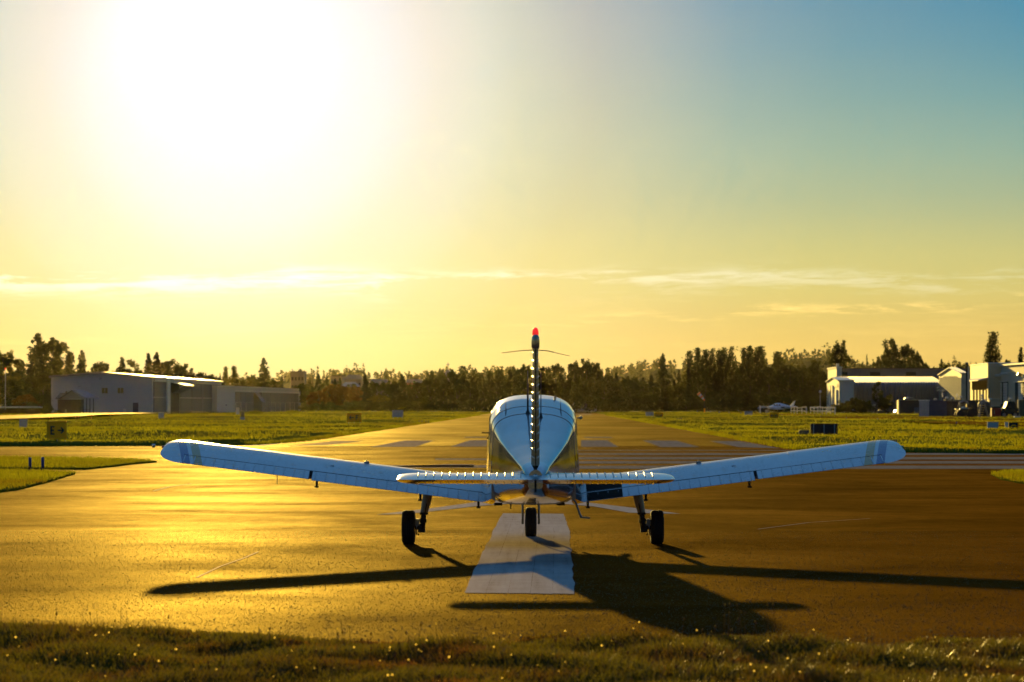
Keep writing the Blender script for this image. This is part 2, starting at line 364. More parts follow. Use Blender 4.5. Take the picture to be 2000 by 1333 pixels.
def tuft_mesh(name, X, Y, Z, h, w, mat, blades=3, lean=0.35, mid=True):
    """n tufts of separate bent blades"""
    n = len(X) * blades
    x = np.repeat(X, blades) + RNG.normal(0, 1, n) * np.repeat(w, blades) * 2.2; y = np.repeat(Y, blades) + RNG.normal(0, 1, n) * np.repeat(w, blades) * 2.2; z = np.repeat(Z, blades)
    hh = np.repeat(h, blades) * RNG.uniform(0.55, 1.25, n); ww = np.repeat(w, blades) * RNG.uniform(0.6, 1.3, n)
    a = RNG.uniform(0, 2 * math.pi, n); ux, uy = np.cos(a), np.sin(a)
    b = RNG.uniform(0, 2 * math.pi, n); L = hh * lean * RNG.uniform(0.2, 1.6, n); lx, ly = np.cos(b) * L, np.sin(b) * L
    P0 = np.stack([x - ux * ww / 2, y - uy * ww / 2, z - 0.01], 1); P1 = np.stack([x + ux * ww / 2, y + uy * ww / 2, z - 0.01], 1)
    if mid:
        M0 = np.stack([x - ux * ww * .4 + lx * .3, y - uy * ww * .4 + ly * .3, z + hh * .55], 1); M1 = np.stack([x + ux * ww * .4 + lx * .3, y + uy * ww * .4 + ly * .3, z + hh * .55], 1)
        T0 = np.stack([x + lx, y + ly, z + hh], 1); T1 = T0 + np.stack([ux * ww * .08, uy * ww * .08, np.zeros(n)], 1)
        V = np.concatenate([P0, P1, M1, M0, T1, T0]); i = np.arange(n)
        F = np.concatenate([np.stack([i, i + n, i + 2 * n, i + 3 * n], 1), np.stack([i + 3 * n, i + 2 * n, i + 4 * n, i + 5 * n], 1)])
    else:
        T0 = np.stack([x + lx, y + ly, z + hh], 1); V = np.concatenate([P0, P1, T0]); i = np.arange(n); F = np.stack([i, i + n, i + 2 * n], 1)
    return np_mesh(name, V, F, mat)
def strip_points(rows, n, power=1.0):
    """n random points in the strip, thinned with distance"""
    ys = np.array([r[0] for r in rows]); a = np.array([r[1] for r in rows]); b = np.array([r[2] for r in rows])
    u = RNG.uniform(0, 1, n); lo, hi = ys[0], ys[-1]
    Y = np.exp(math.log(lo) + u * (math.log(hi) - math.log(lo)))
    A, B = np.interp(Y, ys, a), np.interp(Y, ys, b); X = A + (B - A) * RNG.uniform(0, 1, n)
    return X, Y

# ---- left field, right field and the two tongues between the taxiways
lf = []
for Y in geom(125.5, 800, 90):
    r = RL(Y) - 12 * max(0, (131.5 - Y) / 6) ** 2.2 - (1.4 * max(0, (150 - Y) / 20) ** 2 if Y < 150 else 0)
    lf.append((Y, -0.55 * Y - 12, r))
rf = []
for Y in geom(107.3, 800, 95):
    l = RR(Y) + 5.5 * max(0, (119 - Y) / 11) ** 2.0
    rf.append((Y, l, 0.55 * Y + 14))
turf('left_field', grow_rows(lf), 150, 0.24, 17.0, 0.20, seed=0.4)
turf('right_field', grow_rows(rf), 150, 0.22, 15.0, 0.19, seed=2.4)
def px_strip(top, bot, n=14):
    """a tongue of grass given by its far edge and near edge in photo pixels (x ascending) -> rows in X become rows in Y"""
    return [G(*p) for p in top], [G(*p) for p in bot]
def tongue(name, poly, amp, seed, nb, hb):
    """polygon of turf (ground points): filled grid with dropped rim, plus blades"""
    P = np.array(poly); mb = bmesh.new()
    vs = [mb.verts.new((x, y, 0.05)) for x, y in poly]; f = mb.faces.new(vs)
    r = bmesh.ops.extrude_face_region(mb, geom=[f])
    bmesh.ops.translate(mb, verts=[v for v in r['geom'] if isinstance(v, bmesh.types.BMVert)], vec=(0, 0, -0.07))
    bmesh.ops.recalc_face_normals(mb, faces=mb.faces)
    me = bpy.data.meshes.new(name); mb.to_mesh(me); mb.free(); me.materials.append(M_TURF)
    o = link_mesh(name, me); tag(o, kind='structure')
    # points inside
    x0, x1, y0, y1 = P[:, 0].min(), P[:, 0].max(), P[:, 1].min(), P[:, 1].max()
    X = RNG.uniform(x0, x1, nb * 3); Y = RNG.uniform(y0, y1, nb * 3); ins = np.zeros(len(X), bool); j = len(P) - 1
    for i in range(len(P)):
        c = ((P[i, 1] > Y) != (P[j, 1] > Y)) & (X < (P[j, 0] - P[i, 0]) * (Y - P[i, 1]) / (P[j, 1] - P[i, 1] + 1e-9) + P[i, 0]); ins ^= c; j = i
    return X[ins][:nb], Y[ins][:nb]
def smooth_poly(pts, it=2):
    for _ in range(it):
        q = []
        for i in range(len(pts)):
            a, b = pts[i], pts[(i + 1) % len(pts)]
            q += [(0.75 * a[0] + 0.25 * b[0], 0.75 * a[1] + 0.25 * b[1]), (0.25 * a[0] + 0.75 * b[0], 0.25 * a[1] + 0.75 * b[1])]
        pts = q
    return pts
up_px = [(-500, 895), (0, 895.5), (100, 896.5), (200, 899), (262, 901), (306, 904), (262, 907.5), (228, 912), (170, 918), (0, 917.5), (-500, 917)]
lo_px = [(-500, 922), (0, 922), (80, 924.5), (147, 927), (128, 932.5), (92, 944), (40, 957), (0, 963), (-500, 975)]
rt_px = [(2500, 920), (2030, 922), (1965, 925), (1937, 929), (1955, 938), (1985, 944), (2030, 951), (2500, 962)]
BX, BY = [], []
for nm, pp, sd in (('grass_island', up_px, 1), ('grass_island', lo_px, 2), ('grass_island', rt_px, 3)):
    x, y = tongue(nm, [G(*p) for p in pp], 0.02, sd, 16000, 0.1); BX.append(x); BY.append(y)
BX, BY = np.concatenate(BX), np.concatenate(BY)
me = tuft_mesh('island_grass', BX, BY, np.full(len(BX), 0.05), RNG.uniform(0.05, 0.10, len(BX)), np.full(len(BX), 0.018), M_BLADE, 2, 0.5, False)
tag(link_mesh('island_grass', me), kind='stuff')
# field grass: tufts thinning out with distance
for nm, rows, cnt, sd, amp, sc, z0 in (('left_field_grass', lf, 220000, 0.4, 0.24, 17.0, 0.20), ('right_field_grass', rf, 220000, 2.4, 0.22, 15.0, 0.19)):
    X, Y = strip_points(rows, cnt); keep = (np.abs(X) < 0.18 * Y + 4); X, Y = X[keep], Y[keep]
    Z = np.maximum(z0 + hill_noise(X, Y, sc, amp, sd) + hill_noise(X, Y, sc * 0.23, amp * 0.35, sd + 1), 0.02)
    pat = hill_noise(X, Y, 9.0, 0.5, sd + 5) + hill_noise(X, Y, 31.0, 0.5, sd + 9)
    k = (RNG.uniform(-0.9, 0.9, len(X)) < pat + 0.35); X, Y, Z, pat = X[k], Y[k], Z[k], pat[k]
    h = RNG.uniform(0.05, 0.12, len(X)) * (1 + 0.5 * pat) * (1 + Y / 900)
    me = tuft_mesh(nm, X, Y, Z, h, 0.02 + Y * 0.00012, M_BLADE, 3, 0.5, False); tag(link_mesh(nm, me), kind='stuff')
# ragged lip of longer grass along every field edge
ex, ey = [], []
for rows, side, n in ((lf, 2, 9000), (rf, 1, 9000)):
    Y = np.exp(RNG.uniform(math.log(rows[0][0]), math.log(500), n)); e = np.interp(Y, [r[0] for r in rows], [r[side] for r in rows])
    ex.append(e + RNG.normal(0, 0.12, n) + (0.05 if side == 1 else -0.05)); ey.append(Y)
for rows, x0, x1, n in ((lf, -60, lf[0][2], 9000), (rf, rf[0][1], 60, 9000)):
    ex.append(RNG.uniform(max(x0, -30), min(x1, 30), n)); ey.append(rows[0][0] + np.abs(RNG.normal(0, 0.35, n)))
ex, ey = np.concatenate(ex), np.concatenate(ey)
me = tuft_mesh('edge_grass', ex, ey, np.full(len(ex), 0.02), RNG.uniform(0.07, 0.2, len(ex)), np.full(len(ex), 0.03), M_BLADE, 2, 0.4, False); tag(link_mesh('edge_grass', me), kind='stuff')

# ---- near verge
def verge_far(x): return 21.55 + 1.55 / (1 + np.exp((x + 2.5) * 2.0)) + 0.16 * np.sin(x * 1.7) + 0.11 * np.sin(x * 4.3 + 1) + 0.06 * np.sin(x * 9.1)
xs = np.linspace(-7, 7, 141); V = []
for yy in np.linspace(0, 1, 60):
    yf = verge_far(xs); y = 15.0 + (yf - 15.0) * yy
    zz = 0.05 + 0.018 * np.sin(xs * 2.1 + y) * np.sin(y * 1.7) + 0.018 * np.sin(xs * 5.1 + 2 * y)
    zz = np.where(yy >= 1, -0.02, np.where(yy <= 0, -0.02, zz)); V.append(np.stack([xs, y, zz], 1))
V = np.array(V); n = 141; idx = np.arange(60 * n).reshape(60, n)
F = np.stack([idx[:-1, :-1].ravel(), idx[:-1, 1:].ravel(), idx[1:, 1:].ravel(), idx[1:, :-1].ravel()], 1)
o = link_mesh('verge', np_mesh('verge', V.reshape(-1, 3), F, M_SOIL, True)); tag(o, kind='structure')
nb = 62000
X = RNG.uniform(-4.9, 4.9, nb); u = RNG.uniform(0, 1, nb); Y = 16.6 + (verge_far(X) + 0.05 - 16.6) * u ** 0.85
Z = 0.05 + 0.018 * np.sin(X * 2.1 + Y) * np.sin(Y * 1.7) + 0.018 * np.sin(X * 5.1 + 2 * Y)
clump = 0.5 + 0.5 * np.sin(X * 3.1 + 1.3 * np.sin(Y * 2.3)) * np.sin(Y * 2.7 + 1.1 * np.sin(X * 1.9)); near = np.clip((verge_far(X) - Y) / 0.6, 0.35, 1)
h = (0.04 + 0.085 * clump * RNG.uniform(0.3, 1, nb)) * near
me = tuft_mesh('verge_grass', X, Y, Z, h, np.full(nb, 0.0085), M_NEAR, 3, 0.55, True); tag(link_mesh('verge_grass', me), kind='stuff')
# taller stems and seed heads
M_SEED = leafy('seed_heads', [(0.12, 0.075, 0.03), (0.17, 0.11, 0.04)], 1.0, 0.5)
mb = MB()
spots = [(random.uniform(-4.4, 4.4), None) for _ in range(130)] + [(X_at(px, 21.9) + random.gauss(0, 0.13), 21.7 + random.gauss(0, 0.12)) for px in [1425] * 16]
for x, y in spots:
    tall = y is not None
    if y is None: y = random.uniform(17.5, float(verge_far(np.array(x))) - 0.35)
    hh = random.uniform(0.14, 0.27) if tall else random.uniform(0.08, 0.19); lx, ly = random.gauss(0, 0.03), random.gauss(0, 0.03)
    mb.tube([(x, y, 0.03), (x + lx * 0.4, y + ly * 0.4, 0.03 + hh * 0.6), (x + lx, y + ly, 0.03 + hh)], [0.0022, 0.0018, 0.0014], 3, False)
    mb.lathe([(0.001, 0), (0.006, 0.006), (0.007, 0.015), (0.001, 0.026)], 'Z', (x + lx, y + ly, 0.025 + hh), 5)
tag(mb.build('seed_stems', M_SEED), kind='stuff')
# translucent yellow discs on stems, added to imitate sun glints in the verge
m, gg, o_ = new_mat('glint_disc'); tr = gg.n('ShaderNodeBsdfTranslucent'); tr.inputs[0].default_value = (0.97, 0.74, 0.2, 1); df = gg.n('ShaderNodeBsdfDiffuse'); df.inputs[0].default_value = (0.6, 0.42, 0.06, 1); mx = gg.n('ShaderNodeMixShader'); mx.inputs[0].default_value = 0.75
gg.nt.links.new(df.outputs[0], mx.inputs[1]); gg.nt.links.new(tr.outputs[0], mx.inputs[2]); gg.nt.links.new(mx.outputs[0], o_.inputs[0]); M_GLINT = m
nd = 330; dxx = RNG.uniform(-4.2, 4.2, nd); k = RNG.uniform(0, 1, nd) < np.clip(0.85 - (dxx + 4) * 0.10, 0.10, 1); dxx = dxx[k]; nd = len(dxx)
dyy = 17.4 + (verge_far(dxx) - 0.2 - 17.4) * RNG.uniform(0, 1, nd) ** 1.2; dzz = 0.06 + RNG.uniform(0.09, 0.17, nd); dr = RNG.uniform(0.0025, 0.007, nd)
mb = MB()
for x, y, z, r in zip(dxx, dyy, dzz, dr):
    t1, t2 = random.gauss(0, .5), random.gauss(0, .45); M_ = Matrix.Translation((x, y, z)) @ Matrix.Rotation(t1, 4, 'Z') @ Matrix.Rotation(t2, 4, 'X')
    b_ = len(mb.v); mb.v += [tuple(M_ @ Vector((r * math.cos(a_), 0, r * math.sin(a_)))) for a_ in np.linspace(0, 2 * math.pi, 7)[:-1]]; mb.face([b_ + i for i in range(6)])
tag(mb.build('verge_glints', M_GLINT), kind='stuff')
mb = MB()
for x, y, z in zip(dxx, dyy, dzz): mb.tube([(x + random.gauss(0, .015), y + random.gauss(0, .02), .03), (x, y + .001, z)], .0016, 3, False)
tag(mb.build('glint_stems', M_NEAR), kind='stuff')
# stones standing proud of the worn tarmac, and loose grit near the verge
ng = 80000; gy = 21.6 + 20.0 * RNG.uniform(0, 1, ng) ** 1.7; gx = RNG.uniform(-0.172, 0.172, ng) * gy
gr = RNG.uniform(0.0014, 0.0042, ng) * np.where(RNG.uniform(0, 1, ng) < 0.06, 1.6, 1.0)
pk = hill_noise(gx, gy, 0.9, 0.5, 3.0) + hill_noise(gx, gy, 2.6, 0.5, 7.0); k = RNG.uniform(-0.9, 0.9, ng) < pk + 0.4; gx, gy, gr = gx[k], gy[k], gr[k]; ng = len(gx)
iv = np.array([(1, 0, 0), (0, 1, 0), (-1, 0, 0), (0, -1, 0), (0, 0, 1), (0, 0, -1)], float); iface = np.array([(0, 1, 4), (1, 2, 4), (2, 3, 4), (3, 0, 4), (1, 0, 5), (2, 1, 5), (3, 2, 5), (0, 3, 5)])
V = (iv[None] * gr[:, None, None] * RNG.uniform(0.6, 1.4, (ng, 6, 1)) + np.stack([gx, gy, 0.004 + gr * 0.35], 1)[:, None]).reshape(-1, 3); F = (iface[None] + (np.arange(ng) * 6)[:, None, None]).reshape(-1, 3)
tag(link_mesh('grit', np_mesh('grit', V, F, pbr('grit', (0.11, 0.075, 0.03), 0.33, var=0.3), True)), kind='stuff')

# ---- painted markings
def mark(name, px, z, mat=None):
    return sheet(name, [G(*p) for p in px], z, mat or M_LINE)
Zm = 0.009
# the centreline stripe was laid in five passes with a bare joint between them
cl_l, cl_r = [G(905, 1160), G(943, 1080), G(963, 1040), G(981, 1004)], [G(1123, 1162), G(1117, 1090), G(1112, 1040), G(1101, 1005)]
for i in range(5):
    u0, u1 = i / 5 + .0008, (i + 1) / 5 - .0008; P_ = []; Q_ = []
    for j in range(25):
        t = j / 24 * 3; k = min(int(t), 2); w = t - k; a_ = [cl_l[k][c] * (1 - w) + cl_l[k + 1][c] * w for c in (0, 1)]; b_ = [cl_r[k][c] * (1 - w) + cl_r[k + 1][c] * w for c in (0, 1)]
        jt = random.uniform(-.0015, .0015) * (8 if i == 0 else 1); P_.append((a_[0] + (b_[0] - a_[0]) * u0 + jt, a_[1] + (b_[1] - a_[1]) * u0)); jt = random.uniform(-.0015, .0015) * (8 if i == 4 else 1); Q_.append((a_[0] + (b_[0] - a_[0]) * u1 + jt, a_[1] + (b_[1] - a_[1]) * u1 + random.uniform(-.05, .05) * (j in (0, 24))))
    sheet('centreline_marking', P_ + Q_[::-1], Zm, M_LINE)
mark('arrow_marking', [(735, 1006.5), (800, 1005), (930, 990), (1047, 981), (1160, 990.5), (1230, 1003), (1330, 1005), (1260, 996), (1150, 983), (1047, 966), (945, 980), (850, 993)], Zm)
def bar(y0, y1, x0, x1, mat=M_LINE2, skew=0.0):
    Y0, Y1 = FPX * CAMH / (y0 - HY), FPX * CAMH / (y1 - HY)
    sheet('runway_stripe', [(X_at(x0, Y1), Y1), (X_at(x1, Y1) + skew, Y1), (X_at(x1, Y0) + skew, Y0), (X_at(x0, Y0), Y0)], Zm, mat)
for y0, y1 in ((885.8, 889.6), (893.6, 898.2), (901.6, 906.4), (910.6, 916.6)): bar(y0, y1, 1105, 2450)
bar(909.5, 914.5, 720, 1020); bar(896.5, 899.5, 850, 1010); bar(880.0, 881.2, 1105, 1700)
for q in ([(1255, 861), (1322, 861.5), (1366, 874), (1290, 874)], [(1385, 862), (1445, 862.5), (1525, 876.5), (1442, 874)], [(1135, 860.5), (1186, 860.5), (1208, 873.5), (1135, 873.5)],
          [(918, 860.5), (952, 860.5), (950, 873), (880, 873)], [(790, 861), (848, 861), (812, 873.2), (722, 874)], [(655, 862), (712, 862), (640, 870), (560, 872)],
          [(1140, 854), (1192, 854), (1198, 856), (1144, 856)], [(912, 854), (950, 854), (948, 855.6), (905, 855.6)], [(1120, 809), (1152, 809), (1158, 810.6), (1124, 810.6)], [(735, 913), (925, 913.2), (926, 908), (880, 907.4)]):
    mark('threshold_marking', q, Zm, M_LINE2)
# sealed cracks running over the apron
for ln, w_ in ((((384, 1130), (430, 1108), (478, 1091), (505, 1079)), .012), (((300, 960), (330, 952), (372, 946)), .03), (((1480, 1035), (1580, 1022), (1700, 1014)), .015)):
    L_ = [G(*p) for p in ln]; sheet('sealed_crack', [(x - w_, y) for x, y in L_] + [(x + w_, y) for x, y in L_][::-1], Zm - 0.001, M_LINE)
# hangar apron, its access road and the far taxiway on the right
def ribbon(name, near, far, z, mat): return sheet(name, [G(*p) for p in near] + [G(*p) for p in far][::-1], z, mat)
ribbon('hangar_road', [(-300, 834), (0, 831), (80, 827), (160, 822.5), (196, 818), (260, 815.5), (300, 813.5), (400, 811), (445, 808.4)], [(-300, 824), (0, 821.2), (60, 818.5), (110, 815.6), (150, 814.5), (230, 812), (297, 810.5), (360, 809.3), (445, 807.2)], 0.52, M_CONC)
ribbon('far_apron', [(590, 804.4), (680, 803.8)], [(590, 803.0), (680, 803.0)], 0.55, M_CONC)
ribbon('far_taxiway', [(1318, 806.6), (1400, 808.4), (1500, 813.2), (1600, 819.5), (1700, 825.5), (1800, 831.5), (1900, 837), (2000, 843), (2300, 852)], [(1318, 805.6), (1400, 806.4), (1500, 809.5), (1600, 813), (1700, 815), (1800, 816), (1900, 817.5), (2000, 819), (2300, 822)], 0.26, M_TAR)
# ================================================================== the aircraft
PX, PY = 0.255, 37.8
# painted metal: white with band markings chosen by position on the airframe
def paint(name, bands=(), col=(0.53, 0.54, 0.56), rough=0.24, coat=0.12, metal=0.0):
    """bands: (axis expression coefficients (a,b,c,d) -> a*x+b*y+c*z+d, half width, colour, use |x|)"""
    m, gg, o = new_mat(name)
    t = gg.n('ShaderNodeTexCoord').outputs['Object']; x, y, z = gg.sep(t); ax = gg.m('ABSOLUTE', x)
    n1 = gg.noise(t, 2.5, 6, 0.65); n2 = gg.noise(gg.vm('MULTIPLY', t, (14.0, 2.0, 6.0)), 1.0, 4, 0.6)
    c = gg.mix(gg.maprange(n1, 0.35, 0.75), col, tuple(v * 0.86 for v in col))
    c = gg.mix(gg.m('MULTIPLY', gg.maprange(n2, 0.5, 0.75), 0.34, clamp=True), c, (0.25, 0.22, 0.18))
    for (a, b, cc, d), hw, bc in bands:
        e = gg.m('ADD', gg.m('ADD', gg.m('MULTIPLY', ax, a), gg.m('MULTIPLY', y, b)), gg.m('ADD', gg.m('MULTIPLY', z, cc), d))
        k = gg.m('LESS_THAN', gg.m('ABSOLUTE', e), hw if not isinstance(hw, tuple) else gg.m('ADD', gg.m('MULTIPLY', y, hw[0]), hw[1]))
        c = gg.mix(k, c, bc)
    p = gg.n('ShaderNodeBsdfPrincipled'); gg.put(p.inputs['Base Color'], c)
    gg.put(p.inputs['Roughness'], gg.maprange(n1, 0.3, 0.7, rough - 0.05, rough + 0.08)); p.inputs['Metallic'].default_value = metal
    p.inputs['Coat Weight'].default_value = coat; p.inputs['Coat Roughness'].default_value = 0.07
    bm_ = gg.n('ShaderNodeBump'); bm_.inputs['Distance'].default_value = 0.004; bm_.inputs['Strength'].default_value = 0.25
    gg.put(bm_.inputs['Height'], gg.noise(t, 5.0, 2, 0.5)); gg.put(p.inputs['Normal'], bm_.outputs[0]); gg.put(p.inputs['Coat Normal'], bm_.outputs[0])
    gg.nt.links.new(p.outputs[0], o.inputs[0]); return m
GOLD, NAVY = (0.40, 0.20, 0.01), (0.012, 0.035, 0.20)
wing_slant = 0.16
M_WING = paint('wing_paint', [((1, -wing_slant, 0, -4.16), 0.052, GOLD), ((1, -wing_slant, 0, -4.305), 0.05, NAVY)])
M_FUS = paint('fuselage_paint', [((0, -0.019, 1, -1.105), (0.008, 0.046), GOLD), ((0, -0.028, 1, -1.012), (0.004, 0.022), (0.10, 0.10, 0.13))], (0.42, 0.43, 0.45), 0.12, 0.45, 0.6)
M_TAILP = paint('tail_paint', [], (0.72, 0.71, 0.69), 0.15, 0.3, 0.9)
M_RIB = pbr('pressed_rib_paint', (0.62, 0.58, 0.50), 0.42, 0.6)
M_RUB = pbr('tyre_rubber', (0.018, 0.015, 0.013), 0.75, var=0.2, bump=0.3, bscale=90)
M_STEEL = pbr('gear_metal', (0.30, 0.29, 0.27), 0.38, 0.7, var=0.2)
M_DARK = pbr('dark_metal', (0.035, 0.032, 0.03), 0.5, 0.3)
M_WALK = pbr('walkway_grit', (0.022, 0.019, 0.017), 0.95, var=0.3, bump=0.8, bscale=220, spec=0.15)
M_GAP = pbr('dark_joint_filler', (0.05, 0.045, 0.04), 0.8)  # one dark tone for seams, hinge gaps and inspection plates
M_RED = pbr('red_lens', (0.75, 0.012, 0.01), 0.18, coat=0.6, emit=(1.0, 0.02, 0.015, 0.55))
M_GLASS = pbr('cabin_glass', (0.03, 0.035, 0.04), 0.04, coat=1.0)
M_CAP = pbr('dark_blue_cap', (0.03, 0.04, 0.07), 0.25, coat=0.6)
M_LAMP = pbr('clear_lens', (0.8, 0.8, 0.75), 0.08, coat=1.0)
plane = empty('light_aircraft', (PX, PY, 0), 0, 'white low-wing single-engine light aircraft seen from behind on the runway centreline', 'aircraft')

# ---- fuselage shape: y, bottom z, top z, half width at mid, chine z, half width at chine, roundness of the top
FT = np.array([
 [-4.42, 0.80, 1.00, 0.075, 0.91, 0.075, 2.0],
 [-4.36, 0.74, 1.05, 0.115, 0.95, 0.115, 2.0],
 [-4.20, 0.700, 1.085, 0.142, 1.00, 0.145, 2.0],
 [-3.60, 0.660, 1.165, 0.218, 1.075, 0.215, 2.0],
 [-2.90, 0.615, 1.270, 0.312, 1.165, 0.300, 2.05],
 [-2.10, 0.570, 1.425, 0.420, 1.275, 0.400, 2.15],
 [-1.35, 0.535, 1.610, 0.506, 1.375, 0.475, 2.4],
 [-1.00, 0.520, 1.695, 0.535, 1.395, 0.500, 2.6],
 [-0.55, 0.510, 1.775, 0.555, 1.400, 0.520, 2.8],
 [ 0.10, 0.505, 1.825, 0.565, 1.390, 0.530, 2.9],
 [ 0.65, 0.505, 1.815, 0.565, 1.360, 0.530, 2.9],
 [ 1.05, 0.505, 1.660, 0.560, 1.270, 0.530, 2.8],
 [ 1.50, 0.520, 1.330, 0.545, 1.140, 0.520, 2.8],
 [ 2.00, 0.560, 1.270, 0.500, 1.100, 0.480, 2.8],
 [ 2.45, 0.640, 1.220, 0.420, 1.050, 0.400, 2.6],
 [ 2.62, 0.720, 1.160, 0.330, 1.020, 0.310, 2.4]])
def fus(y, k): return float(np.interp(y, FT[:, 0], FT[:, k]))
def fsec(y, off=0.0, nb=5, ns=5, ntp=11):
    """half profile from the keel up the right side to the crown; list of (x, z)"""
    zb, zt, hw, zc, hc, n = [fus(y, k) for k in range(1, 7)]
    zm = zb + 0.38 * (zc - zb); P = []
    for i in range(nb):
        a = math.pi / 2 * i / nb; P.append((hw * math.sin(a) ** (2 / 3.6), zm - (zm - zb) * math.cos(a) ** (2 / 3.6)))
    for i in range(ns):
        t = i / ns; P.append((hw + (hc - hw) * t ** 1.5, zm + (zc - zm) * t))
    for i in range(ntp + 1):
        a = math.pi / 2 * i / ntp; P.append((hc * math.cos(a) ** (2 / n), zc + (zt - zc) * math.sin(a) ** (2 / n)))
    if off:
        cz = (zb + zt) / 2; P = [(x * (1 + off / hw), cz + (z - cz) * (1 + off / ((zt - zb) / 2))) for x, z in P]
    return P
def fring(y, off=0.0):
    P = fsec(y, off); return [(x, y, z) for x, z in P] + [(-x, y, z) for x, z in P[-2:0:-1]]
def fpart(name, y0, y1, off, step=0.09, mat=None, cap0=True, cap1=True):
    mb = MB(); ys = np.linspace(y0, y1, max(2, int((y1 - y0) / step) + 1))
    mb.loft([fring(y, off) for y in ys], cap0=cap0, cap1=cap1)
    return mb.build(name, mat or M_FUS, plane, True, 42)
fpart('tail_cone', -4.42, -4.16, 0.004, 0.03, M_TAILP)
fpart('rear_fuselage', -4.17, -1.36, 0.0)
fpart('skin_panel', -1.37, -1.02, 0.005)
fpart('cabin', -1.03, 1.06, 0.009)
fpart('cowling', 1.05, 2.62, 0.005)
# lap joints and seams
mb = MB()
for sx in (-1, 1):
    pts = []
    for y in np.linspace(-4.1, -1.4, 14):
        x, z = fsec(y, 0.002)[10]; pts.append((sx * x, y, z))
    mb.tube(pts, 0.0045, 5)
    mb.tube([(sx * 0.33, y, Z) for y, Z in [(yy, max(p[1] for p in fsec(yy, 0.010) if p[0] > 0.30)) for yy in np.linspace(-1.3, 0.5, 8)]], 0.004, 5)
mb.build('seam_strip', M_GAP, plane)
mb = MB()
for sx in (-1, 1):          # wing root fillet flaring off the belly
    secs = []
    for y, fl, zz in [(-1.45, 0.0, 0.70), (-1.15, 0.035, 0.66), (-0.8, 0.075, 0.64), (-0.2, 0.09, 0.80), (0.5, 0.05, 0.82), (0.9, 0.0, 0.80)]:
        hw = fus(y, 3) + 0.004
        secs.append([(sx * (hw - 0.03), y, zz + 0.16), (sx * hw, y, zz + 0.06), (sx * (hw + fl * 0.6), y, zz - 0.02), (sx * (hw + fl), y, zz - 0.10), (sx * (hw - 0.05), y, zz - 0.13)])
    mb.loft(secs)
mb.build('wing_fillet', M_FUS, plane, True, 50)
# glazing
def fpatch(name, y0, y1, t0, t1, sx, mat, off=0.013, ny=8, slant=0.0):
    n = len(fsec(0)); mb = MB(); rows = []
    for i in range(ny + 1):
        f = i / ny; row = []
        for k in range(7):
            t = t0 + (t1 - t0) * k / 6; y = y0 + (y1 - y0) * f + slant * k / 6
            P = fsec(y, off); j = min(int(t), n - 2); u = t - j
            row.append((sx * (P[j][0] * (1 - u) + P[j + 1][0] * u), y, P[j][1] * (1 - u) + P[j + 1][1] * u))
        rows.append(row)
    b = len(mb.v)
    mb.loft(rows, closed=False, cap0=False, cap1=False)
    o = mb.build(name, mat, plane, True); md = o.modifiers.new('thickness', 'SOLIDIFY'); md.thickness = 0.006; return o
for sx in (-1, 1):
    fpatch('side_window', -0.62, 0.02, 9.4, 13.2, sx, M_GLASS, slant=0.12)
    fpatch('side_window', 0.10, 0.72, 9.0, 13.2, sx, M_GLASS, slant=0.02)
    fpatch('windscreen', 0.84, 1.40, 12.0, 20.6, sx, M_GLASS)
# roof antennas, vents, lamps
def fin_blade(name, x, y, z0, z1, c0, c1, th, sweep, mat):
    mb = MB(); secs = []
    for f in (0, 0.35, 0.7, 1.0):
        z = z0 + (z1 - z0) * f; c = c0 + (c1 - c0) * f; t = th * (1 - 0.55 * f); yy = y - sweep * f
        secs.append([(x, yy + c / 2, z), (x + t, yy, z), (x, yy - c / 2, z), (x - t, yy, z)])
    mb.loft(secs); return mb.build(name, mat, plane, True, 40)
mb = MB(); mb.lathe([(0.001, 0.0), (0.045, 0.0), (0.03, 0.02), (0.012, 0.06), (0.011, 0.28), (0.006, 0.52), (0.002, 0.53)], 'Z', (-0.068, -1.36, 1.588), 10)
mb.build('roof_antenna', M_DARK, plane, True, 40)
mb = MB(); mb.lathe([(0.001, 0.0), (0.025, 0.0), (0.018, 0.03), (0.006, 0.07), (0.006, 0.40), (0.003, 0.55), (0.001, 0.555)], 'Z', (0.085, -1.55, 1.55), 8)
mb.build('roof_antenna', M_DARK, plane, True, 40)
mb = MB(); mb.box((0.27, -0.35, 1.795), (0.028, 0.10, 0.03)); mb.box((0.27, -0.38, 1.815), (0.018, 0.05, 0.02)); mb.build('roof_vent', M_TAILP, plane)
mb = MB(); mb.lathe([(0.001, -0.07), (0.02, -0.06), (0.024, 0.0), (0.018, 0.05), (0.001, 0.06)], 'Y', (0.575, -0.6, 1.555), 10); mb.box((0.555, -0.6, 1.55), (0.05, 0.05, 0.016)); mb.build('air_scoop', M_STEEL, plane, True, 40)
mb = MB(); mb.tube([(-0.52, 0.3, 1.36), (-0.63, 0.3, 1.365)], 0.008, 6); mb.build('temperature_probe', M_DARK, plane)
